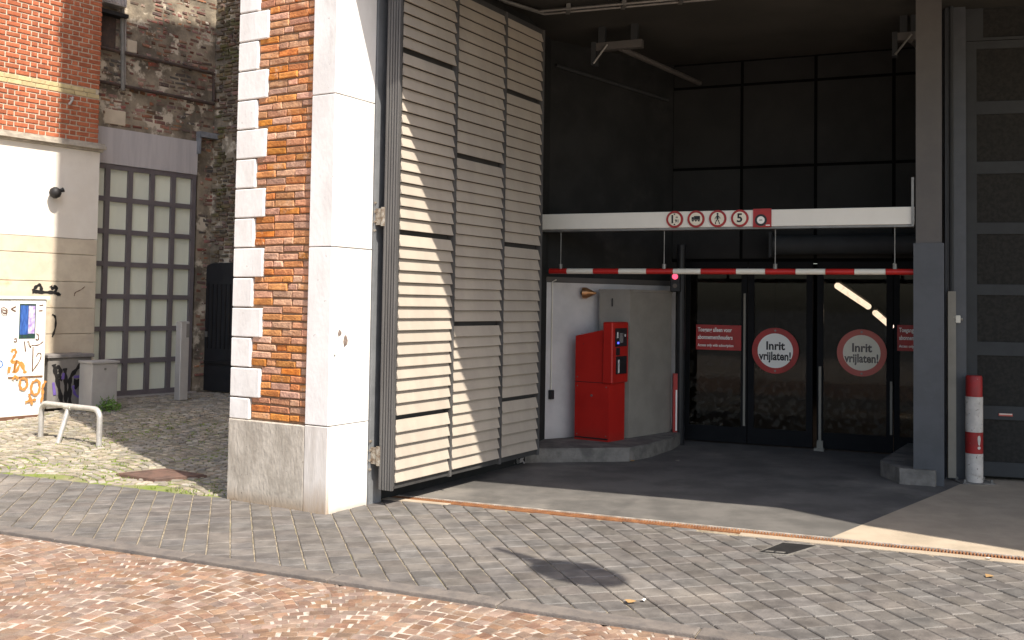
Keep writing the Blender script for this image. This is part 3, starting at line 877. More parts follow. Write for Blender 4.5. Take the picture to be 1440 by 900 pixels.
# ------------------------------------------------------------------ garage interior
A_ = xy(G(765, 617, .14)); A_ = A_ if A_.length else A_
BK = Plane(xy(G(945, 618.5)), U)                  # door / back plane
BKP = BK.P
DZ = 2.12
def Bp(plane, x, y=0, z=0): return plane.pt(x, y, z)
def put(o, plane):                                # place a part of the building at a plane's origin
    o.location = B(plane.P); o.rotation_euler.z = plane.a - PF.a; return o
# splayed left wall from the gate to the back plane: white below, dark above
E_ = BK.P
LWd = (E_ - A_).normalized()
LW = Plane(A_, LWd)
LWl = (E_ - A_).length
put(MB().box(-.9, LWl + .25, .03, .25, 0, SOF - .003).build('side_wall', M['dark_wall'], bld), LW)
lwz = LW.xz(768, 389)[1]
put(MB().box(-.02, LWl + .04, .0, .028, .1, lwz - .06).build('low_wall_panel', M['low_wall'], bld), LW)
put(MB().box(-.02, LWl + .04, -.012, .028, lwz - .057, lwz).build('low_wall_ledge', M['column'], bld), LW)
# beige-grey meter box against the wall
C_ = xy(G(884, 616, .14))
box_ = MB()
l0 = W(842, 500, C_, U)
bpoly = [xy(l0), C_, xy(W(944, 500, C_, (.58, .65))), xy(W(944, 500, C_, (.58, .65))) - U * .05 + V * .1, xy(l0) + V * .25]
mb_h = W(884, 407, C_, U).z
mbx = empty('meter_cupboard', (C_.x, C_.y, .14), label='beige grey cupboard against the low wall behind the red machine', cat='cupboard')
MB().prism([(p.x - C_.x, p.y - C_.y) for p in bpoly], 0, mb_h - .17).build('body', M['beige_box'], mbx)
cpoly = [C_ + (p - C_) * 1.03 for p in bpoly]
MB().prism([(p.x - C_.x, p.y - C_.y) for p in cpoly], mb_h - .168, mb_h - .14).build('lid', M['beige_box'], mbx)
lk = xy(W(861, 424, C_, U)) - C_
MB().box(lk.x - .006, lk.x + .006, lk.y - .02, lk.y + .01, mb_h - .33, mb_h - .24).build('latch', M['iron'], mbx)
wc = empty('wall_cable', (A_.x, A_.y, 0), LW.a, label='pale cable running down the low wall beside the gate', cat='cable')
cx_, cz1 = LW.xz(776, 396); _, cz0 = LW.xz(775, 548)
MB().tube([(cx_, -.012, cz0), (cx_, -.012, cz1), (cx_ + .05, -.012, cz1 + .02)], .008, 6).build('cable', M['white_paint'], wc)
MB().cbox(cx_ - .03, cx_ + .02, -.05, .0, cz0 - .1, cz0, .006).build('plug_box', M['machine_dark'], wc)
cdt = empty('ceiling_conduit', (A_.x, A_.y, 0), LW.a, label='thin grey conduit along the top of the dark side wall', cat='pipe')
p0_, p1_ = LW.xz(782, 92), LW.xz(940, 141)
MB().tube([(p0_[0], .0, p0_[1]), (p1_[0], .0, p1_[1])], .018, 6).build('pipe', M['gate_frame'], cdt)
# copper-coloured cone on the wall
cpos = W(822, 412, A_, LWd)
cone = empty('wall_horn', (cpos.x, cpos.y, cpos.z), label='small copper coloured cone fixed to the low wall', cat='horn')
cm = MB(); cm.tube([(-.03, -.05, 0), (0.02, -.055, 0)], .062, 16, r2=.062); cm.tube([(.02, -.055, 0), (.125, -.07, -.003)], .06, 16, r2=.008)
smooth_by_angle(cm.build('cone', M['copper'], cone))
MB().tube([(-.03, .0, 0), (-.03, -.05, 0)], .02, 8).build('bracket', M['iron'], cone)
# back wall panels above the doors
pw = MB()
bt = SOF - .004
xs = [BK.xz(px, 200)[0] for px in (945, 1043, 1147)]
xs += [xs[2] + (xs[2] - xs[1]) * k for k in (1, 2, 3)]
zs = [DZ + .02, BK.xz(1000, 237)[1], BK.xz(1000, 122)[1], bt]
put(MB().box(-.3, xs[-1] + 1.5, .02, .2, DZ, bt).build('back_wall', M['seam'], bld), BK)
for i in range(len(xs) - 1):
    for j in range(3):
        put(MB().box(xs[i] + .018, xs[i + 1] - .018, 0 if j < 2 else .012, .018, zs[j] + .018, zs[j + 1] - .018).build('wall_panel', M['dark_panel'], bld), BK)
# roller housing above the doors
hx = BK.xz(1090, 350)[0]
rh = MB(); rh.tube([(hx, -.16, 2.3), (xs[-1] + 1, -.16, 2.3)], .11, 14)
rh.box(hx - .03, hx, -.3, 0, 2.16, 2.44)
put(smooth_by_angle(rh.build('roller_drum', M['gate_frame'], bld)), BK)
# glass doors: four leaves
def bx(px): return BK.xz(px, 500)[0]
leafs = [(bx(962), bx(1051)), (bx(1052), bx(1143)), (bx(1149), bx(1256)), (bx(1257), bx(1357))]
for k, (a, b) in enumerate(leafs):
    dr = empty('glass_door', B(BK.P), BK.a - PF.a); dr.parent = bld
    f_ = .07 if k in (0, 1, 2) else .06
    fm = MB()
    fm.box(a, a + f_, -.02, .03, .02, DZ); fm.box(b - f_, b, -.02, .03, .02, DZ)
    fm.box(a + f_, b - f_, -.018, .028, .02, .20); fm.box(a + f_, b - f_, -.018, .028, DZ - .1, DZ)
    fm.build('door_frame', M['door_black'], dr)
    MB().box(a + f_, b - f_, .0, .006, .2, DZ - .1).build('pane', M['glass'], dr)
    if k in (0, 2):
        hxp = b - .03 if k == 0 else b - .02
        z0_, z1_ = (.22, 1.75) if k == 0 else (.22, .8)
        MB().box(hxp - .012, hxp + .012, -.035, -.021, z0_, z1_).build('edge_strip', M['trunking'], dr)
lx = bx(1154)
bl = empty('floor_bolt', BK.pt(lx, -.06), BK.a, label='upright beige rod with foot between the two pairs of glass doors', cat='bolt')
MB().box(-.014, .014, -.014, .014, .06, BK.xz(1154, 515)[1]).build('rod', M['trunking'], bl)
MB().prism([(-.06, -.05), (.045, -.05), (.045, .05), (-.06, .05)], 0, .03).box(-.03, .035, -.03, .03, .03, .11).build('foot', M['trunking'], bl)
# room beyond the doors: ramp going down, side walls, ceiling
rm = MB()
rm.add([BK.pt(-.4, .25, .0) - PL + PL, BK.pt(7, .25, 0), BK.pt(7, 12, -1.6), BK.pt(-.4, 12, -1.6)], [(0, 1, 2, 3)])
tag(rm.build('ramp', M['ramp_floor']), kind='structure')
put(MB().box(-.55, -.42, .22, 12, -2, 2.6).build('ramp_wall', M['dark_wall'], bld), BK)
put(MB().box(6.8, 7, .22, 12, -2, 2.6).build('ramp_wall', M['dark_wall'], bld), BK)
put(MB().box(-.5, 7, 12, 12.2, -2, 2.6).build('ramp_wall', M['dark_wall'], bld), BK)
put(MB().box(-.6, 7.1, .22, 12.3, 2.62, 2.8).build('ramp_ceiling', M['dark_wall'], bld), BK)
# lit tubes inside
def at_depth(px, py, Y):
    d = ray(px, py); return CAM + d * (Y / d.y)
def tube_lamp(p, q, lab):
    o = empty('tube_lamp', p, label=lab, cat='lamp', group='lit tubes behind the glass doors')
    MB().tube([(0, 0, 0), q - p], .045, 10).build('tube', M['tube_light'], o)
    hn = MB(); d = (q - p)
    hn.tube([Vector((0, 0, .065)) - d * .02, d * 1.02 + Vector((0, 0, .065))], .03, 6)
    hn.build('housing', M['zinc'], o)
tube_lamp(at_depth(1178, 402, 13.2), at_depth(1221, 431, 14.6), 'longer lit fluorescent tube seen through glass door above round sign')
tube_lamp(at_depth(1231, 440, 15.0), at_depth(1253, 459, 16.2), 'shorter lit fluorescent tube lower down beside the right red notice')

# signs on the doors
def round_sign(px, py, rpx, red, whi, ink, lab):
    x, z = BK.xz(px, py)
    rr = abs(BK.xz(px + rpx, py)[0] - BK.xz(px - rpx, py)[0]) / 2
    rr = (rr + abs(BK.xz(px, py - rpx)[1] - BK.xz(px, py + rpx)[1]) / 2) / 2
    s = empty('round_sign', BK.pt(x, -.05, z), BK.a, label=lab, cat='sign')
    MB().disc(0, 0, rr, 0, .02).build('red_ring', red, s)
    MB().disc(0, 0, rr * .755, -.002, .001).build('white_disc', whi, s)
    text('Inrit', rr * .50, s, 0, rr * .20, -.004, ink, sx=.95, bold=.004)
    text('vrijlaten!', rr * .50, s, 0, -rr * .25, -.004, ink, sx=.78, bold=.004)
    bm_ = MB(); bm_.tube([(0, -.001, rr * .88), (0, -.006, rr * .88)], .012, 8); bm_.tube([(0, -.001, -rr * .88), (0, -.006, -rr * .88)], .012, 8)
    bm_.build('screw', M['zinc'], s)
round_sign(1091, 493, 32.5, M['sign_red'], M['sign_white'], M['sign_black'], 'round red and white sign with black lettering on the left glass door')
round_sign(1212, 496, 34, M['sign_red_faded'], M['sign_cream'], M['ink_faded'], 'sun faded round sign with brown lettering on the right glass door')
def notice(px0, px1, py0, py1, lab):
    x0, z0_ = BK.xz(px0, (py0 + py1) / 2); x1, _ = BK.xz(px1, (py0 + py1) / 2)
    zt = BK.xz((px0 + px1) / 2, py0)[1]; zb = BK.xz((px0 + px1) / 2, py1)[1]
    w_, h_ = x1 - x0, zt - zb
    s = empty('notice', BK.pt((x0 + x1) / 2, -.045, (zt + zb) / 2), BK.a, label=lab, cat='sign')
    MB().box(-w_ / 2, w_ / 2, 0, .015, -h_ / 2, h_ / 2).build('board', M['sign_red'], s)
    text('Toegang alleen voor', h_ * .235, s, -w_ * .46, h_ * .30, -.003, M['sign_white'], align='LEFT', sx=w_ * .92 / (h_ * .235 * 10.0), bold=.0015)
    text('abonnementhouders', h_ * .235, s, -w_ * .46, 0, -.003, M['sign_white'], align='LEFT', sx=w_ * .92 / (h_ * .235 * 9.9), bold=.0015)
    text('Access only with subscription', h_ * .15, s, -w_ * .46, -h_ * .32, -.003, M['sign_white'], align='LEFT', sx=w_ * .92 / (h_ * .15 * 13.9), bold=.0008)
notice(980, 1043, 457, 492, 'red notice with three white text lines left of the bright round sign')
notice(1262, 1327, 457.5, 494, 'red notice half hidden behind the column at the right glass door')

# island kerb, ticket machine
ip = [G(738, 651), G(885, 649), G(915, 643), G(945, 633), G(962, 622), E_ + U * .12 + V * .03, A_ - V * .25 - U * .1]
isl = MB()
isl.prism([(p.x, p.y) for p in ip], 0.001, .128)
ins = [p + (sum((xy(q) for q in ip), Vector()) / len(ip) - xy(p)).normalized() * .015 for p in map(xy, ip)]
isl.prism([(p.x, p.y) for p in ins], .128, .14)
tag(isl.build('kerb_island', M['kerb_concrete']), label='raised concrete kerb island under the red ticket machine', cat='kerb')

Mc = xy(G(855, 622, .14))
MD = (.55, .835)
MU = Vector((.83, -.558, 0)).normalized()
mach = empty('ticket_machine', (Mc.x, Mc.y, .14), math.atan2(MU.y, MU.x), label='red ticket machine with overhanging head on the kerb island', cat='ticket machine')
mp_ = Plane(Mc, MU)
xL = mp_.xz(808, 600)[0]
zt = W(852, 462, Mc, MU).z - .14; zl = W(808, 472, Mc, MU).z - .14
dp = .31
bm_ = MB()
front = [(xL, 0), (0, 0), (0, zt), (xL, zl)]
vs = [(x, 0, z) for x, z in front] + [(x + .03, dp, z) for x, z in front]
bm_.add(vs, [(0, 1, 2, 3), (7, 6, 5, 4), (1, 5, 6, 2), (0, 4, 5, 1)[::-1], (3, 2, 6, 7), (4, 0, 3, 7)])
bm_.build('body', M['machine'], mach)
MB().box(xL * .995 - .002, .004, -.004, .0, zt * .515, zt * .52).build('body_seam', M['machine_dark'], mach)
hz0, hz1 = W(864, 540, Mc, MU).z - .14, W(860, 453, Mc, MU).z - .14
hl = mp_.xz(849, 500)[0]; hr = .055
hd = MB().cbox(hl, hr, -.03, dp + .03, hz0, hz1, .012)
hd.build('head', M['machine'], mach)
hh_ = hz1 - hz0
def on_face(name, y0, y1, z0_, z1_, m, t=.006):
    MB().box(hr - .002, hr + t, y0, y1, hz0 + z0_ * hh_, hz0 + z1_ * hh_).build(name, m, mach)
on_face('display_bezel', .03, .29, .60, .90, M['machine_dark'])
on_face('display', .12, .2, .66, .82, M['screen'], .009)
on_face('button', .06, .085, .74, .84, M['slot_white'], .01)
on_face('indicator_light', .075, .1, .645, .675, M['blue_led'], .011)
on_face('button', .235, .255, .76, .80, M['slot_white'], .01)
on_face('ticket_panel', .05, .29, .15, .44, M['machine_dark'])
on_face('ticket', .09, .115, .17, .385, M['slot_white'], .012)
on_face('card_slot', .05, .13, .46, .58, M['machine_dark'])

MB().box(xL * .985, -.006, -.003, .0, .02, .035).build('base_seam', M['machine_dark'], mach)
for x_, z_ in ((xL * .93, .06), (xL * .07, .06), (xL * .93, zt * .48), (xL * .07, zt * .48), (xL * .93, zt * .56)):
    MB().disc(x_, z_, .007, -.004, 0, 8).build('screw', M['zinc'], mach)
MB().disc(xL * .5, zt * .40, .012, -.005, 0, 12).build('lock', M['zinc'], mach)
# slim red post at the back of the island
rp_ = xy(G(949.5, 607.5, .14))
post = empty('marker_post', (rp_.x, rp_.y, .14), label='slim red marker post with white stripe at the far end of the island', cat='post')
ph = W(949, 525, rp_, U).z - .14
MB().box(-.032, .032, -.032, .032, 0, ph).build('post', M['sign_red'], post)
MB().box(-.004, .013, -.036, -.032, .02, ph * .72).build('stripe', M['sign_white'], post)
# signal lamps on a dark glossy pole
sp = xy(G(956, 622, .02)) - V * .1
sig = empty('signal_light', (sp.x, sp.y, 0), BK.a, label='two lamp signal with the red lamp lit under the striped bar', cat='traffic light')
spl = Plane(sp, U)
zr = spl.xz(950, 389)[1]; xr = spl.xz(950, 389)[0]
zg = spl.xz(949, 402)[1]
MB().tube([(.02, .08, 0), (.02, .08, 2.3)], .05, 14).build('pole', M['machine_dark'], sig)
MB().cbox(xr - .06, xr + .06, -.02, .06, zg - .07, zr + .07, .01).build('housing', M['machine_dark'], sig)
MB().disc(xr, zr, .032, -.035, .0, 20).build('lens', M['red_lamp'], sig)
MB().disc(xr, zg, .026, -.03, .0, 20).build('lens', M['dull_lens'], sig)

# column
CP = Plane(xy(G(1286.5, 681)), U)
cw = CP.xz(1326, 680)[0]
czc = CP.xz(1300, 342)[1]
col = put(MB().box(.008, cw - .006, .005, .26, 0, SOF).build('column', M['column'], bld), CP)
put(MB().box(-.012, cw + .012, -.014, .275, 0.003, czc).build('column_cladding', M['cladding'], bld), CP)
# white clearance beam, striped bar on rods
BMa = CP.pt(-.0, .02)
BM = Plane(BMa, U)
xl = BM.xz(752, 310)[0]
zbt, zbb = BM.xz(1283, 290.5)[1], BM.xz(1283, 318.5)[1]
beam = empty('clearance_beam', (BMa.x, BMa.y, 0), BM.a, label='long white beam with a row of signs across the garage entrance', cat='beam')
MB().cbox(xl, -.004, -.0, .14, zbb + .022, zbt, .004).build('beam_face', M['beam'], beam)
MB().box(xl, -.006, .012, .13, zbb, zbb + .02).build('beam_flange', M['zinc'], beam)
MB().box(-.03, -.008, -.022, -.002, zbb + .0, zbt + .27).build('end_strap', M['zinc'], beam)
bar = empty('height_bar', (BMa.x, BMa.y, 0), BM.a, label='red and white striped height limit bar hanging on rods', cat='barrier')
zb_ = BM.xz(1030, 381.5)[1]
marks = [770, 795, 832, 868, 907, 945, 984, 1034, 1075, 1118, 1160, 1201, 1245, 1285]
bxs = [BM.xz(p, 381)[0] for p in marks]
for i in range(len(bxs) - 1):
    smooth_by_angle(MB().tube([(bxs[i] + .001, .06, zb_), (bxs[i + 1] - .001, .06, zb_)], .029, 14).build('red_band' if i % 2 == 0 else 'white_band', M['red_paint'] if i % 2 == 0 else M['white_paint'], bar))
for px in (786, 932, 1089, 1258):
    x = BM.xz(px, 350)[0]
    MB().tube([(x, .06, zb_ + .02), (x, .06, zbb + .005)], .0055, 8).tube([(x, .06, zb_ + .025), (x, .06, zb_ + .075)], .02, 8).build('rod', M['zinc'], bar)

def bsign(px, n, lab, square=False):
    x = BM.xz(px, 307)[0]; zc = (zbt + zbb) / 2 + .012
    s = empty('limit_sign', BM.pt(x, -.012, zc), BM.a, label=lab, cat='sign', group='signs on the white beam')
    r = .086
    if square:
        MB().box(-.088, .088, 0, .01, -.092, .09).build('board', M['sign_red'], s)
        MB().disc(-.012, -.022, .058, -.003, .001).build('black_ring', M['sign_black'], s)
        MB().disc(-.012, -.022, .037, -.005, -.002).build('white_disc', M['sign_white'], s)
        MB().box(-.026, .002, -.007, -.004, -.026, -.018).build('mark', M['zinc'], s)
        MB().box(.035, .075, -.003, .001, -.078, -.068).build('mark', M['sign_white'], s)
        return s
    MB().disc(0, 0, r, 0, .01).build('red_ring', M['sign_red'], s)
    MB().disc(0, 0, r * .745, -.003, .001).build('white_disc', M['sign_cream'], s)
    return s
s = bsign(949, 0, 'height limit sign with a big figure one at the left of the row')
text('1', .115, s, -.022, -.002, -.005, M['sign_black'], bold=.003); text('91', .042, s, .026, -.018, -.005, M['sign_black'], bold=.0012); text('m', .028, s, .024, .022, -.005, M['sign_black'], bold=.0008)
MB().add([(-.012, -.005, .058), (.012, -.005, .058), (0, -.005, .042)], [(0, 2, 1)]).add([(-.012, -.005, -.058), (.012, -.005, -.058), (0, -.005, -.042)], [(0, 1, 2)]).build('arrow', M['sign_black'], s)
s = bsign(979, 1, 'no lorries sign with a black lorry pictogram')
lm = MB(); lm.box(-.018, .042, -.006, -.003, -.004, .03); lm.box(-.042, -.02, -.006, -.003, -.004, .02); lm.box(-.044, .044, -.006, -.003, -.013, -.006)
lm.disc(-.03, -.018, .008, -.006, -.003, 12); lm.disc(.0, -.018, .008, -.006, -.003, 12); lm.disc(.03, -.018, .008, -.006, -.003, 12)
lm.build('lorry', M['sign_black'], s)
s = bsign(1009.5, 2, 'no pedestrians sign with a black walking figure')
fg = MB(); fg.disc(0, .047, .010, -.006, -.003, 14)
fg.ribbon([(0, .036), (0, -.004)], .02, -.005); fg.ribbon([(0, -.002), (-.016, -.028), (-.022, -.055)], .010, -.0052); fg.ribbon([(0, -.002), (.012, -.028), (.022, -.055)], .010, -.0054)
fg.ribbon([(0, .03), (-.02, .012), (-.026, -.006)], .008, -.0056); fg.ribbon([(0, .03), (.018, .014), (.027, .0)], .008, -.0058)
fg.build('walking_figure', M['sign_black'], s)
s = bsign(1040.5, 3, 'round speed sign with a black figure five')
text('5', .12, s, 0, -.001, -.005, M['sign_black'], bold=.003)
bsign(1072, 4, 'square red sign with a black and white roundel', True)

# ceiling track, brackets
tr = empty('ceiling_track', (0, 0, 0), label='pair of slim rails running along the dark ceiling', cat='track')
za = SOF - .05
tm_ = MB()
k0, k1, k2 = G(758, 16, za), G(902, 3, za), G(700, -2, za)
dd = (k1 - k0).normalized()
e2 = (k2 - k0)
for o_ in (0, .10):
    tm_.tube([k0 + V * o_ + e2 * 1.0, k0 + V * o_, k0 + V * o_ + dd * 6], .014, 6)
tm_.build('rail', M['zinc'], tr)
for k in range(8):
    p = k0 + dd * (k * .55 + .3); MB().box(p.x - .02, p.x + .02, p.y - .02, p.y + .12, za - .02, SOF - .002).build('rail_clip', M['zinc'], tr)
def ceil_bracket(p, L, lab):
    o = empty('ceiling_operator', p, math.atan2(U.y, U.x), label=lab, cat='bracket')
    MB().box(0, L, -.04, .04, -.05, .03).build('arm', M['column'], o)
    MB().box(-.02, .03, -.05, .05, -.20, .04).build('plate', M['gate_frame'], o)
    MB().tube([(.01, -.06, -.19), (.16, -.06, .0)], .012, 6).build('stay', M['zinc'], o)
    MB().tube([(.55 * L, .0, -.04), tuple(Vector((.55 * L, 0, -.04)) + Vector((.44, 1.9, 0)))], .03, 8).build('closer_tube', M['column'], o)
    for x_ in (.05, L - .12): MB().box(x_, x_ + .07, -.03, .03, .03, .2).build('hanger', M['gate_frame'], o)
p = G(836, 66, SOF - .2); ceil_bracket(Vector((p.x, p.y, SOF - .2)), .52, 'grey door closer bracket under the ceiling at the left')
p = G(1248, 40, SOF - .2) + U * 0 + V * .35; ceil_bracket(Vector((p.x, p.y, SOF - .2)), .27, 'grey door closer bracket under the ceiling beside the column')

# right kerb block by the column
k1_ = [G(1265, 681), G(1290, 683), G(1290, 645), G(1238, 669)]
q0 = xy(k1_[0]); q3 = xy(k1_[3])
kb = MB(); pts = [q0, q0 + U * .3, q0 + U * .3 + V * 1.7, q3 + V * 1.5, q3]
kb.prism([(p.x, p.y) for p in pts], .002, .145)
tag(kb.build('kerb_block', M['kerb_concrete']), label='short raised concrete kerb at the foot of the column', cat='kerb')

# right-hand gate
RG = Plane(xy(G(1344, 673)), (.97, -.243))
rg = empty('panelled_gate', (RG.P.x, RG.P.y, 0), RG.a, label='closed dark grey gate with large panels at the right edge', cat='gate')
gx0 = RG.xz(1358, 400)[0]; pxl = RG.xz(1368, 400)[0]; pwid = 1.55
tz = RG.xz(1400, 57)[1]
zrows = [(RG.xz(1400, b_)[1], RG.xz(1400, a_)[1]) for a_, b_ in ((68, 142), (160, 227), (244, 313), (329, 400), (415, 481), (500, 571), (590, 650))]
MB().box(-.1, gx0 - .006, -.06, .12, 0, SOF).build('gate_post', M['cladding'], rg)
fm = MB()
ytop = tz
for (c_x, n_) in ((0, 0), (1, 1)):
    ox = gx0 + c_x * (pwid + .2)
    fm.box(ox, ox + .1, -.0, .06, .04, tz); fm.box(ox + .1 + pwid - .1, ox + .1 + pwid, 0, .06, .04, tz)
    zz = tz
    for zb2, zt2 in zrows:
        fm.box(ox + .1, ox + pwid, .002, .058, zt2, zz); zz = zb2
    fm.box(ox + .1, ox + pwid, .002, .058, .04, zz)
fm.build('gate_frame', M['gate_frame'], rg)
for c_x in (0, 1):
    ox = gx0 + c_x * (pwid + .2)
    for zb2, zt2 in zrows:
        MB().box(ox + .1, ox + pwid, .02, .04, zb2, zt2).build('infill_panel', M['gate_panel'], rg)
fm = MB()
z0_, z1_ = RG.xz(1400, 52)[1], RG.xz(1400, 10)[1]
fm.box(gx0, gx0 + 4.5, 0, .06, tz + .006, z0_ ); fm.box(gx0, gx0 + .16, 0.002, .058, z0_, SOF - .004); fm.box(gx0, gx0 + 4.5, .01, .05, z1_, SOF - .004)
fm.build('transom_frame', M['gate_frame'], rg)
MB().box(gx0 + .16, gx0 + 4.5, .02, .04, z0_, z1_).build('transom_panel', M['gate_panel'], rg)
hx_, hz_ = RG.xz(1414, 583)
MB().box(hx_ - .06, hx_ + .06, -.006, .002, hz_ - .014, hz_ + .010).build('handle_plate', M['sign_red_faded'], rg)
MB().box(hx_ - .055, hx_ + .055, -.009, -.006, hz_ + .0, hz_ + .009).build('handle', M['white_paint'], rg)
put(MB().box(-.3, 6, .14, .3, 0, SOF - .01).build('infill_wall', M['dark_wall'], bld), RG)
tkx = RG.xz(1334.5, 550)[0]
trk = empty('cable_trunking', RG.pt(tkx, -.16), RG.a, label='beige vertical cable trunking between the column and right gate', cat='trunking')
MB().box(-.035, .035, 0, .06, .03, RG.xz(1334, 410)[1]).build('trunk', M['trunking'], trk)
MB().tube([(.0, .03, RG.xz(1334, 410)[1]), (.0, .03, SOF - .01)], .02, 8).build('conduit', M['gate_frame'], trk)
jx, jz_ = RG.xz(1341.5, 448.5)
jb_ = empty('junction_box', RG.pt(jx, -.12, jz_), RG.a, label='small white sensor box on the trunking beside the right gate', cat='sensor')
MB().cbox(-.035, .03, -.04, .06, -.035, .035, .005).build('box', M['white_paint'], jb_)
MB().tube([(.03, 0, 0), (.055, 0, 0)], .012, 8).build('eye', M['trunking'], jb_)

# bollard
bp = xy(G(1370, 679))
bol = empty('bollard', (bp.x, bp.y, 0), label='red and white banded steel bollard beside the column', cat='bollard')
BP = Plane(bp, (1, 0))
hb = [0.012] + [BP.xz(1370, y)[1] for y in (637, 607, 557.5, 528)]
rb_ = abs(BP.xz(1380.5, 600)[0] - BP.xz(1357.5, 600)[0]) / 2
for i in range(4):
    nm, m = (('white_band', M['bol_white']), ('red_band', M['bol_red']))[i % 2]
    prof = [(rb_, hb[i] + .0005), (rb_, hb[i + 1] - .0005)]
    if i == 3: prof = [(rb_ * .94, hb[i]), (rb_ * .94, hb[i + 1] - .015), (rb_ * .85, hb[i + 1])]
    smooth_by_angle(MB().lathe(prof, 28).build(nm, m, bol))
text('!', .17, bol, .01, (hb[1] + hb[2]) / 2, -rb_ - .002, M['bol_white'], name='mark', bold=.004)
MB().cbox(-.15, .16, -.1, .12, 0.001, .012, .003).build('base_plate', M['kerb_concrete'], bol)
bb = MB()
for x, y in ((-.12, -.07), (.13, -.07), (-.12, .09), (.13, .09)): bb.tube([(x, y, .012), (x, y, .04)], .012, 6)
bb.build('bolt', M['zinc'], bol)

# ------------------------------------------------------------------ alley: left building
_r = ray(72, 420); _l = Vector((-.61, .79, 0))
_s = (PL.x * _r.y - PL.y * _r.x) / (_l.y * _r.x - _l.x * _r.y)
WP = Plane(PL + _l * _s, WD)                      # the pier's edge shadow falls on this wall at x = 72 px
WL = Plane(WP.pt(WP.xz(130, 450)[0]), WD)         # origin at the corner x=130 px; building runs to negative x
lbld = empty('brick_house', (WL.P.x, WL.P.y, 0), WL.a, label='red brick house with cream base at the left of the alley', cat='building')
czb = WL.xz(130, 213)[1]                          # cornice underside
czt = WL.xz(132, 204)[1]
LX = -3.2
MB().box(LX - 6, -.006, .012, 6, 0, 7).build('wall_core', M['mortar_cream'], lbld)
rzs = [czb] + [WL.xz(125, y)[1] for y in (337, 359, 397, 433.5, 469, 500)] + [0]
MB().box(LX, .02, -.02, .02, rzs[1] + .004, czb - .003).build('render_panel', M['render'], lbld)
for k in range(1, len(rzs) - 1):
    for a, b in ((LX, -1.45), (-1.44, .02)):
        MB().cbox(a, b, -.022, .02, rzs[k + 1] + .004, rzs[k] - .003, .004).build('stone_block', M['ashlar'], lbld)
cn = MB(); cn.box(LX, .05, -.055, .02, czb, czb + .03); cn.box(LX, .07, -.10, .02, czb + .031, czb + .075); cn.box(LX, .06, -.075, .02, czb + .076, czb + .11)
cn.build('cornice', M['cornice'], lbld)
cb = WL.xz(60, 40)[1] - WL.xz(60, 47.2)[1]
yb0, yb1 = WL.xz(130, 138)[1], WL.xz(130, 125)[1]
tms = block_tmpl(.165, cb - .017, .04, .004, .0022, axis='y', n=5)
tmh = block_tmpl(.074, cb - .017, .04, .004, .0022, axis='y', n=3)
tmy = block_tmpl(.168, (yb1 - yb0) / 2 - .008, .04, .004, .0015, axis='y', n=3)
pl = []; ply = []
z0 = czb + .115; row = 0
ztop = 6.3
while z0 < ztop:
    if abs(z0 - yb0) < cb / 2:
        for r2 in range(2):
            x = -.002 - (r2 * .05)
            while x > LX + 1.2:
                ply.append((Matrix.Translation((x - .084, random.uniform(-.001, .002), yb0 + (r2 + .5) * (yb1 - yb0) / 2)), random.randrange(3)))
                x -= .173
        z0 = yb1 + .004; continue
    x = .004 - (.045 if row % 2 else 0)
    if row % 2: pl.append((Matrix.Translation((-.022, 0, z0 + cb / 2)) @ Matrix.Diagonal((.55, 1, 1, 1)), 5))
    k = 0
    while x > LX + 1.2:
        if (k + row) % 2 == 0:
            pl.append((Matrix.Translation((x - .084, random.uniform(-.002, .003), z0 + cb / 2)) @ Matrix.Rotation(random.uniform(-.006, .006), 4, 'Y'), random.randrange(5))); x -= .181
        else:
            pl.append((Matrix.Translation((x - .0385, random.uniform(-.002, .003), z0 + cb / 2)), 5 + random.randrange(3))); x -= .090
        k += 1
    z0 += cb; row += 1
pieces(lbld, 'brick', tms + tmh, pl, M['brick_red'], limit=260)
pieces(lbld, 'yellow_brick', tmy, ply, M['brick_yellow'], limit=30)
# small wall lamp and hook
x, z = WL.xz(71, 272)
wl_ = empty('wall_spotlight', WL.pt(x, -.02, z), WL.a, label='small black spotlight on the cream wall of the house', cat='lamp')
sm = MB(); sm.lathe([(.02, -.07), (.06, -.045), (.075, 0), (.06, .05), (.02, .075)], 16, (0, -.1, 0)); smooth_by_angle(sm.build('shade', M['spray_black'], wl_), 60)
MB().tube([(0, 0, 0), (0, -.08, .02)], .018, 8).tube([(.03, -.1, .02), (.1, -.12, .05)], .02, 8, r2=.03).build('arm', M['spray_black'], wl_)
x, z = WL.xz(97, 143)
hk = empty('wall_hook', WL.pt(x, 0, z), WL.a, label='pale bent hook on the red brick of the house', cat='hook')
MB().tube([(.02, 0, .05), (.02, -.06, .05), (0, -.07, 0), (-.03, -.06, -.05)], .016, 8).build('hook', M['cab_light'], hk)
# graffiti on the house
def strokes(parent, plane, lst, m, wd, off=-.004, name='graffiti'):
    for i, s_ in enumerate(lst):
        MB().ribbon([plane.xz(*p) for p in s_], wd, off - i * .0004).build(name, m, parent)
Z = lambda a, b: (a / 4.5, 400 + b / 4.5)         # enlarged view to photo
g1 = [[(45, 409), (50, 402), (56, 400), (57, 410), (44, 410)], [(44, 410), (60, 411), (74, 411), (84, 415)], [(70, 402), (73, 407), (77, 401), (78, 408), (74, 413)]]
strokes(lbld, WL, g1, M['spray_black'], .045, -.026)
strokes(lbld, WL, [[(103, 416), (104, 411), (112, 408), (118, 403)]], M['spray_brown'], .012, -.026)
strokes(lbld, WL, [[(72, 442), (77, 445), (77, 460), (72, 474)]], M['spray_black'], .028, -.026)

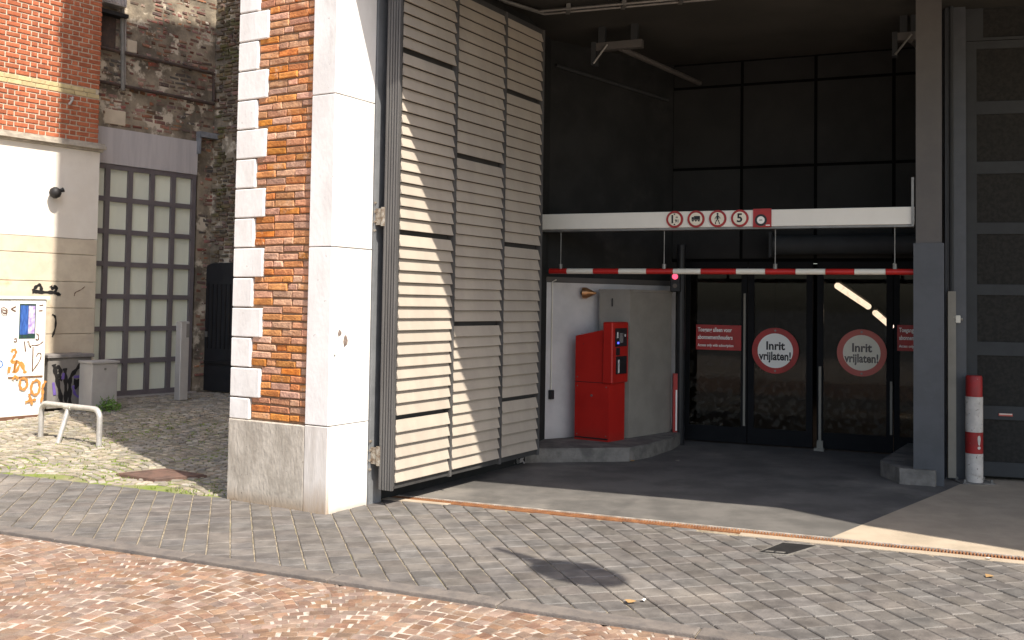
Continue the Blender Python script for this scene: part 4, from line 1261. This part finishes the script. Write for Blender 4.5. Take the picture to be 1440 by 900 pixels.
# white street cabinet
cbp = GA(61, 583.5)
CBP = Plane(cbp, WD, cbp.z)
cab = empty('street_cabinet', cbp, CBP.a, label='tall white graffiti covered street cabinet with a blue poster', cat='cabinet')
ch_ = CBP.xz(70, 421)[1]
MB().cbox(-2.2, 0, 0, .42, .0, ch_, .012).build('housing', M['cab_white'], cab)
MB().box(-2.23, .025, -.02, .44, ch_ + .001, ch_ + .035).build('roof', M['cab_white'], cab)
dz0 = CBP.xz(40, 529)[1]; dx0, dx1 = CBP.xz(12, 500)[0], -.03
MB().cbox(dx0, dx1, -.014, 0.0, dz0, ch_ - .03, .004).build('door', M['cab_white'], cab)
MB().box(dx0, dx1 + .0, -.012, -.001, dz0 - .014, dz0 - .002).build('sill_line', M['rust'], cab)
MB().box(-2.2, -.002, -.004, .001, -.05, .012).build('painted_base_shadow', M['spray_brown'], cab)  # thin dark strip painted in for the shade under the cabinet
px0, pz1 = CBP.xz(*Z(122, 122)); px1, pz0 = CBP.xz(*Z(218, 342))
pst = empty('poster', CBP.pt(px0, -.016, 0), CBP.a, label='small blue poster stuck on the white cabinet door', cat='poster')
w_ = px1 - px0; ox = 0
MB().box(0, w_, 0, .002, pz0, pz1).build('sheet', M['poster_dark'], pst)
MB().box(.01 * 1, w_ * .52, -.001, .001, pz0 + .05, pz1 - .02).build('print', M['poster'], pst)
MB().box(w_ * .55, w_ - .01, -.001, .001, pz0 + .06, pz1 - .025).build('print', M['poster_pale'], pst)
MB().box(w_ * .62, w_ * .8, -.002, .0, pz1 - .11, pz1 - .04).build('print', M['cab_white'], pst)
cs = lambda l: [[Z(*p) for p in s_] for s_ in l]
strokes(cab, CBP, cs([[(68, 430), (78, 410), (95, 415), (98, 435), (75, 470), (65, 500), (100, 480), (130, 510), (160, 560)], [(80, 560), (95, 500), (110, 470), (85, 520), (95, 570), (120, 500), (140, 490), (150, 560)],
                      [(125, 600), (150, 590), (170, 610), (165, 650), (135, 670), (120, 640), (125, 600)], [(200, 620), (235, 600), (250, 630), (240, 690), (205, 700), (190, 660), (200, 620)],
                      [(180, 690), (190, 730), (200, 760)], [(155, 745), (190, 732), (225, 728)], [(285, 610), (262, 650), (268, 690), (255, 745)], [(75, 600), (95, 575), (110, 600)], [(50, 560), (55, 520)]]), M['spray_orange'], .034, -.016)
strokes(cab, CBP, cs([[(150, 360), (158, 425)], [(165, 365), (180, 360), (178, 385), (195, 405), (185, 385)], [(195, 385), (240, 385), (270, 360)], [(205, 395), (200, 550)], [(225, 455), (240, 430), (258, 440), (250, 480), (200, 550)],
                      [(5, 150), (25, 145), (45, 165), (35, 190), (10, 180), (5, 150)], [(15, 165), (40, 168)], [(65, 155), (95, 140)], [(65, 155), (95, 170)], [(85, 345), (100, 340), (100, 365), (82, 360)], [(225, 310), (240, 320), (238, 355), (220, 345)]]), M['spray_brown'], .014, -.0162)
strokes(cab, CBP, cs([[(245, 135), (270, 130)], [(240, 168), (265, 165)]]), M['spray_brown'], .015, -.0164)
strokes(cab, CBP, cs([[(-5, 480), (15, 490), (15, 520), (-5, 525)]]), M['spray_blue'], .014, -.004)

# two lower cabinets in the alley shade
g0 = GA(127, 571)
gp_ = Plane(g0, WD, g0.z)
gc = empty('utility_cabinet', g0, gp_.a, label='low grey utility cabinet sprayed with black and purple graffiti', cat='cabinet')
gx = gp_.xz(66, 560)[0]; gh = gp_.xz(100, 503)[1]
MB().cbox(gx, 0, 0, .36, 0, gh, .008).build('housing', M['cab_grey'], gc)
MB().cbox(gx - .02, .02, -.03, .38, gh + .001, gh + .045, .006).build('lid', M['cab_top'], gc)
strokes(gc, gp_, cs([[(340, 505), (350, 560), (370, 640), (390, 750)], [(345, 530), (375, 520), (385, 560), (360, 590)], [(410, 530), (415, 620), (415, 750)], [(440, 760), (440, 660), (440, 590), (480, 540), (520, 495)], [(470, 660), (500, 615)], [(465, 610), (515, 610), (500, 630), (465, 625)], [(375, 590), (395, 600)]]), M['spray_black'], .055)
strokes(gc, gp_, cs([[(460, 640), (470, 700), (510, 715), (555, 690), (550, 640)], [(335, 620), (345, 700)], [(400, 560), (395, 600)], [(465, 585), (530, 580)]]), M['spray_purple'], .035, -.0075)
g0 = GA(164, 575)
lp_ = Plane(g0, WD, g0.z)
lc = empty('utility_cabinet', g0, lp_.a, label='plain light grey cabinet with a green weed at its foot', cat='cabinet')
lx0 = lp_.xz(128.5, 560)[0]; lh = lp_.xz(150, 511)[1]
MB().cbox(lx0, 0, 0, .30, 0, lh, .006).build('housing', M['cab_light'], lc)
MB().cbox(lx0 - .015, .015, -.02, .31, lh + .001, lh + .03, .004).build('lid', M['cab_light'], lc)
MB().disc(lx0 * .5, lh * .88, .014, -.008, 0, 10).build('lock', M['zinc'], lc)
# weed
wp = GA(153, 577)
wb = MB()
for _ in range(260):
    a = random.uniform(0, 6.28); rr = .17 * math.sqrt(random.random()); h = random.uniform(.01, .2) * (1 - rr / .26)
    c = Vector((rr * math.cos(a), rr * .8 * math.sin(a) - .05, h)); t = Vector((random.gauss(0, 1), random.gauss(0, 1), random.gauss(0, .6))).normalized() * random.uniform(.012, .028)
    s_ = t.cross(Vector((random.gauss(0, 1), random.gauss(0, 1), random.gauss(0, 1)))).normalized() * .011
    wb.add([c - t, c + s_, c + t, c - s_], [(0, 1, 2, 3)])
for _ in range(16):
    a = random.uniform(0, 6.28); wb.tube([(0, -.04, 0), (.1 * math.cos(a), .08 * math.sin(a) - .05, random.uniform(.06, .2))], .003, 4, cap=False)
wd_ = empty('weed', wp, label='tuft of green weed growing at the foot of the light cabinet', cat='plant')
wb.build('leaves', M['leafy'], wd_)

# bike stand
b0, b1 = GA(57, 613.5), GA(139, 627)
bt0 = W(57, 571, b0, (b1 - b0)); bt1 = W(139, 576, b0, (b1 - b0))
bs = empty('bike_stand', b0, label='galvanised tube bicycle stand with a leaning middle leg', cat='bicycle stand')
h0, h1 = bt0.z, bt1.z
dv = (b1 - b0); dv.z = 0
pth = []
L = dv.length; du = dv / L; rad = .09
HT = max(h0, h1)
pts = [Vector((0, 0, -.01 + 0)), Vector((0, 0, HT - b0.z - rad))]
for k in range(1, 7):
    a = math.pi / 2 * k / 6; pts.append(du * (rad - rad * math.cos(a)) + Vector((0, 0, HT - b0.z - rad + rad * math.sin(a))))
for k in range(0, 7):
    a = math.pi / 2 * k / 6; pts.append(du * (L - rad + rad * math.sin(a)) + Vector((0, 0, HT - b0.z - rad + rad * math.cos(a))))
pts.append(du * L + Vector((0, 0, b1.z - b0.z - .01)))
smooth_by_angle(MB().tube(pts, .029, 12).build('hoop', M['galv'], bs), 50)
lf = GA(81, 623)
tp = du * (L * .48) + Vector((0, 0, HT - b0.z - .01))
smooth_by_angle(MB().tube([lf - b0 + Vector((0, 0, -.01)), tp], .026, 12).build('leg', M['galv'], bs), 50)
MB().tube([tp - du * .06, tp + du * .06], .034, 12).build('clamp', M['galv'], bs)

# window wall
WW = Plane(WL.pt(0, .32), WD)
wz = WL.P.z
ww = empty('window_wall', (WW.P.x, WW.P.y, 0), WW.a, label='gridded window wall of pale panes at the end of the alley', cat='window')
cxs = [WW.xz(px, 300)[0] for px in (149.5, 182.5, 213, 242.5, 271)]
pit_ = (cxs[4] - cxs[0]) / 4
mx = [cxs[0] + (k - 4) * pit_ for k in range(0, 9)]
r_top = WW.xz(150, 233.5)[1]; r_bot = WW.xz(210, 553.5)[1]
ph_ = (WW.xz(150, 233)[1] - WW.xz(150, 508)[1]) / 6
zm = [r_top - ph_ * k for k in range(0, 8)]
xr_ = mx[8]
fm = MB()
mw = .034
for x in mx: fm.box(x - mw, x + mw, -.02, .06, zm[7], zm[0] + .03)
for z in zm: fm.box(mx[0], xr_ + mw - .002, -.016, .056, z - mw, z + mw)
fm.build('mullion_grid', M['mullion'], ww)
for i in range(len(mx) - 1):
    for k in range(7):
        o = MB().box(mx[i] + mw, mx[i + 1] - mw, .025, .035, zm[k + 1] + mw, zm[k] - mw).build('pane', M['pane'], ww)
sz_ = zm[7] - mw
MB().box(mx[0], xr_ + .1, -.07, .1, sz_ - .07, sz_ - .002).build('sill', M['cab_light'], ww)
MB().box(mx[0], xr_ + .06, -.01, .1, -.3, sz_ - .072).build('base', M['mullion'], ww)
lz0 = zm[0] + .036; lz1 = WW.xz(200, 187)[1]
MB().box(mx[0] - .3, xr_ + .04, -.03, .2, lz0, lz1).build('lintel', M['lintel'], ww)

# old brick wall above it and the return wall with the black door
ow = empty('old_wall', (WW.P.x, WW.P.y, 0), WW.a, label='patchy sooty old brick wall above the gridded window', cat='wall')
X0, X1 = mx[0] - .3, xr_ + .32
MB().box(X0, X1, .0, .5, lz1 + .003, 6.8).box(xr_ + .07, X1, .0, .5, -.3, lz1).build('wall_core', M['old_render'], ow)
MB().box(X0, X1, .3, .5, -.3, lz1).build('wall_back', M['old_render'], ow)
from mathutils import noise
tb = block_tmpl(.155, .047, .05, .008, .008, axis='y', n=8)
tb2 = block_tmpl(.085, .047, .05, .009, .010, axis='y', n=6)
pl = []
def old_bricks(x0, x1, z0, z1, dens, seed):
    z = z0; row = 0
    while z < z1:
        x = x0 + (.08 if row % 2 else 0)
        while x < x1:
            hdr = random.random() < .45
            L = .105 if hdr else .178
            nv = noise.noise(Vector((x * 1.1 + seed, z * 1.1, seed))) + .5 * noise.noise(Vector((x * 3 + seed, z * 3, 1)))
            if nv > dens and random.random() < .9:
                pl.append((Matrix.Translation((x + L / 2, random.uniform(-.014, .008), z + .03 + random.uniform(-.005, .005))) @ Matrix.Rotation(random.uniform(-.05, .05), 4, 'Y') @ Matrix.Diagonal((random.uniform(.8, 1.08), 1, random.uniform(.75, 1.1), 1)), (8 + random.randrange(6)) if hdr else random.randrange(8)))
            x += L
        z += .0625; row += 1
bx0 = WW.xz(134, 100)[0]
old_bricks(bx0, X1 - .02, lz1 + .04, 6.2, -.56, 3.1)
old_bricks(xr_ + .09, X1 - .02, .3, lz1, -.6, 5.2)
pieces(ow, 'brick', tb + tb2, pl, M['brick_old'], limit=280)
# return wall
RWP = Plane(WW.pt(xr_ + .30, -.02), (.862, -.507))
rw = empty('return_wall', (RWP.P.x, RWP.P.y, 0), RWP.a, label='mossy dark brick wall with a black iron door behind the pier', cat='wall')
MB().box(-.12, 4, .03, .4, -.3, 6.8).build('wall_core', M['old_render'], rw)
pl = []
dtop = RWP.xz(300, 376)[1]
dx0_ = RWP.xz(279, 470)[0]
old_bricks(-.0, 1.9, .2, 6.4, -.75, 9.7)
pl = [q_ for q_ in pl if not (q_[0].translation.z < dtop + .04 and q_[0].translation.x > dx0_ - .05)]
pieces(rw, 'brick', tb + tb2, pl, M['brick_mossy'], limit=240)
dr = empty('iron_door', (dx0_, -.03, .0)); dr.parent = rw
zb0 = alley_z(RWP.pt(.3))
dm = MB(); dm.box(0, 1.2, 0, .05, zb0 + .02, dtop - .03)
dm.add([(0, 0, dtop - .03), (1.2, 0, dtop - .03), (1.2, 0, dtop + .08), (.3, 0, dtop + .06), (.06, 0, dtop - .0), (0, .05, dtop - .03), (1.2, .05, dtop - .03), (1.2, .05, dtop + .08), (.3, .05, dtop + .06), (.06, .05, dtop)],
       [(0, 1, 2, 3, 4), (1, 6, 7, 2), (2, 7, 8, 3), (3, 8, 9, 4), (4, 9, 5, 0)])
dm.build('door_leaf', M['black_door'], dr)
rbm = MB()
for k in range(8): rbm.box(.12 + k * .09, .15 + k * .09, -.012, 0, .85, dtop - .25)
rbm.box(.05, 1.1, -.02, 0, zb0 + .42, zb0 + .47)
rbm.build('door_rib', M['spray_black'], dr)
MB().box(.20, .24, -.03, -.0, 1.02, 1.1).build('lock', M['zinc'], dr)
hm_ = MB()
for zz in (.75, 1.75): hm_.box(-.05, .04, -.02, .0, zz, zz + .22)
hm_.build('hinge', M['spray_black'], dr)

# pipes, downpipe, box on old wall
def wpipe(name, pts_px, r, m, lab, cat, off=-.05, brk=True):
    o = empty(name, (WW.P.x, WW.P.y, 0), WW.a, label=lab, cat=cat)
    pts = [(*(lambda q_: (q_[0], off, q_[1]))(WW.xz(*p)),) for p in pts_px]
    MB().tube(pts, r, 8).build('pipe', m, o)
    b_ = MB()
    for k in range(3):
        t = .2 + .3 * k; a, b = Vector(pts[0]), Vector(pts[1]); p = a + (b - a) * t
        MB().box(p.x - .015, p.x + .015, off, .02, p.z - .03, p.z + .03).build('clip', m, o)
wpipe('wall_pipe', [(133, 66), (297, 104), (298, 142)], .025, M['pipe_rust'], 'upper rusty pipe across the old wall, bent down at its end', 'pipe')
wpipe('wall_pipe', [(133, 114), (298, 147)], .025, M['pipe_rust'], 'lower straight rusty pipe across the old wall', 'pipe')
wpipe('downpipe', [(168, -30), (169, 128)], .03, M['pipe_grey'], 'thin grey vertical downpipe on the old wall', 'pipe', -.07)
wpipe('conduit', [(175, 20), (174, 120)], .012, M['box_pale'], 'pale thin conduit beside the grey downpipe', 'pipe', -.03)
x0, zt_ = WW.xz(138, -40); x1, zb_2 = WW.xz(167, 14)
bxo = empty('ventilation_box', WW.pt((x0 + x1) / 2, -.0, zb_2), WW.a, label='pale corrugated box high on the old wall', cat='vent')
w2 = (x1 - x0) / 2
vm = MB(); vm.box(-w2, w2, -.2, 0, 0, .9)
for k in range(7): vm.box(-w2 + k * w2 / 3.5 + .005, -w2 + k * w2 / 3.5 + .025, -.212, -.2, .02, .88)
vm.build('casing', M['box_pale'], bxo)
MB().box(-w2 - .02, w2 + .06, -.16, 0, -.13, -.08).build('bracket', M['iron'], bxo)
x0, z0_ = WW.xz(137, 66); x1, z1_ = WW.xz(163, 22)
MB().box(x0 - .3, x1, -.012, .0, z0_, z1_).build('dark_recess_plate', M['pipe_rust'], ow)  # flat dark plate, its colour standing in for the shade of a recess
x0, z0_ = WW.xz(275, 207); x1, z1_ = WW.xz(309, 191)
br = empty('wall_bracket', WW.pt(x0, -.06, 0), WW.a, label='bluish metal bracket at the top right corner of the window', cat='bracket')
MB().box(0, x1 - x0, -.06, .05, z1_ - .08, z1_).build('rail', M['box_blue'], br)
MB().box(0, .03, -.04, .05, z0_ - .1, z1_ - .082).build('upright', M['box_blue'], br)
# pale patch stones in the wall
for (a, b, c_, d_) in ((147, 152, 176, 178), (178, 55, 192, 76)):
    x0, z1_ = WW.xz(a, b); x1, z0_ = WW.xz(c_, d_)
    MB().cbox(x0, x1, -.016, .01, z0_, z1_, .01).build('plaster_patch', M['ashlar'], ow)

# intercom stele
s0 = GA(256, 562.5)
SP = Plane(s0, WD, s0.z)
ste = empty('intercom_post', s0, SP.a, label='slim silver intercom post in front of the gridded window', cat='intercom')
sh = SP.xz(256, 452)[1]; sw = SP.xz(262, 520)[0] - SP.xz(250, 520)[0]
MB().cbox(-sw / 2, sw / 2, -.03, .09, 0, sh, .006).build('post', M['stele'], ste)
MB().box(sw / 2 - .05, sw / 2 - .005, -.034, -.03, sh - .22, sh - .03).build('panel', M['cab_grey'], ste)
MB().box(sw / 2, sw / 2 + .004, -.02, .06, sh - .24, sh - .03).build('speaker_panel', M['machine_dark'], ste)

# hanging street lamp over the pavement (outside the picture, its shadow is in it)
lpnt = xy(G(812, 806))
H = 4.9
Lp = lpnt + Vector((.61, -.79, 0)) * (H / 1.28)
lmp = empty('street_lamp', (Lp.x, Lp.y, H), -.80, label='long oval street lamp hung on a wire above the pavement', cat='street lamp')
lm_ = MB().lathe([(.03, .15), (.12, .12), (.21, .05), (.24, .0), (.22, -.02), (.1, -.05)], 28)
lm_.v = [(x * 1.45, y * .86, z) for x, y, z in lm_.v]
smooth_by_angle(lm_.build('shade', M['lamp_metal'], lmp), 50)
MB().tube([(0, 0, .14), (0, 0, .5)], .02, 8).build('stem', M['lamp_metal'], lmp)
rot_ = Matrix.Rotation(.80, 3, 'Z')
wv = rot_ @ KN
MB().tube([Vector((0, 0, .5)) - wv * 9, Vector((0, 0, .4)), Vector((0, 0, .5)) + wv * 2.2], .004, 5).build('wire', M['iron'], lmp)
MB().tube([(-.25, 0, .08), (-.45, .02, .12), (-.62, .03, .2)], .06, 8, r2=.02).build('cable_box', M['lamp_metal'], lmp)

# litter
for px, py, nm, m, lab, gz in ((886, 846, 'leaf', M['leaf_brown'], 'dry orange leaf lying on the paving near the round shadow', .006),
                           (905, 844.5, 'paper_scrap', M['litter'], 'tiny white paper scrap next to the orange leaf', .006),
                           (1391, 810.5, 'leaf', M['leaf_brown'], 'orange leaf on the paving at the far right', .006),
                           (1390, 786, 'paper_scrap', M['litter'], 'crumpled white paper scrap caught on the drain grate', .006),
                           (890, 648.5, 'leaf', M['leaf_brown'], 'brown leaf on the dark floor before the island', .004),
                           (953, 648.5, 'leaf', M['trunking'], 'pale leaf on the dark floor right of the island', .004),
                           (936, 609, 'paper_scrap', M['trunking'], 'pale crumpled scrap on the island by the red post', .145)):
    p = G(px, py, gz)
    mb = MB()
    n_ = 7; r_ = .035 if nm == 'leaf' else .022
    ring = [(r_ * math.cos(k * 6.283 / n_) * random.uniform(.6, 1.3), r_ * .7 * math.sin(k * 6.283 / n_) * random.uniform(.6, 1.3), random.uniform(.0, .012)) for k in range(n_)]
    mb.add([(0, 0, .012)] + ring, [(0, k + 1, (k + 1) % n_ + 1) for k in range(n_)])
    tag(mb.build(nm, m, None, (p.x, p.y, gz), random.uniform(0, 3)), label=lab, cat='leaf' if nm == 'leaf' else 'litter')
lbp = G(716, 652)
bag = MB()
for _ in range(46):
    c = Vector((random.gauss(0, .07), random.gauss(0, .05), abs(random.gauss(0, .03)))); t = Vector((random.gauss(0, 1), random.gauss(0, 1), random.gauss(0, 1))).normalized() * .04
    s_ = t.cross(Vector((random.gauss(0, 1), random.gauss(0, 1), random.gauss(0, 1)))).normalized() * .03
    bag.add([c - t, c + s_, c + t, c - s_], [(0, 1, 2, 3)])
tag(bag.build('litter_heap', M['box_pale'], None, (lbp.x, lbp.y, .01)), label='little heap of litter on the floor under the gate', cat='litter')
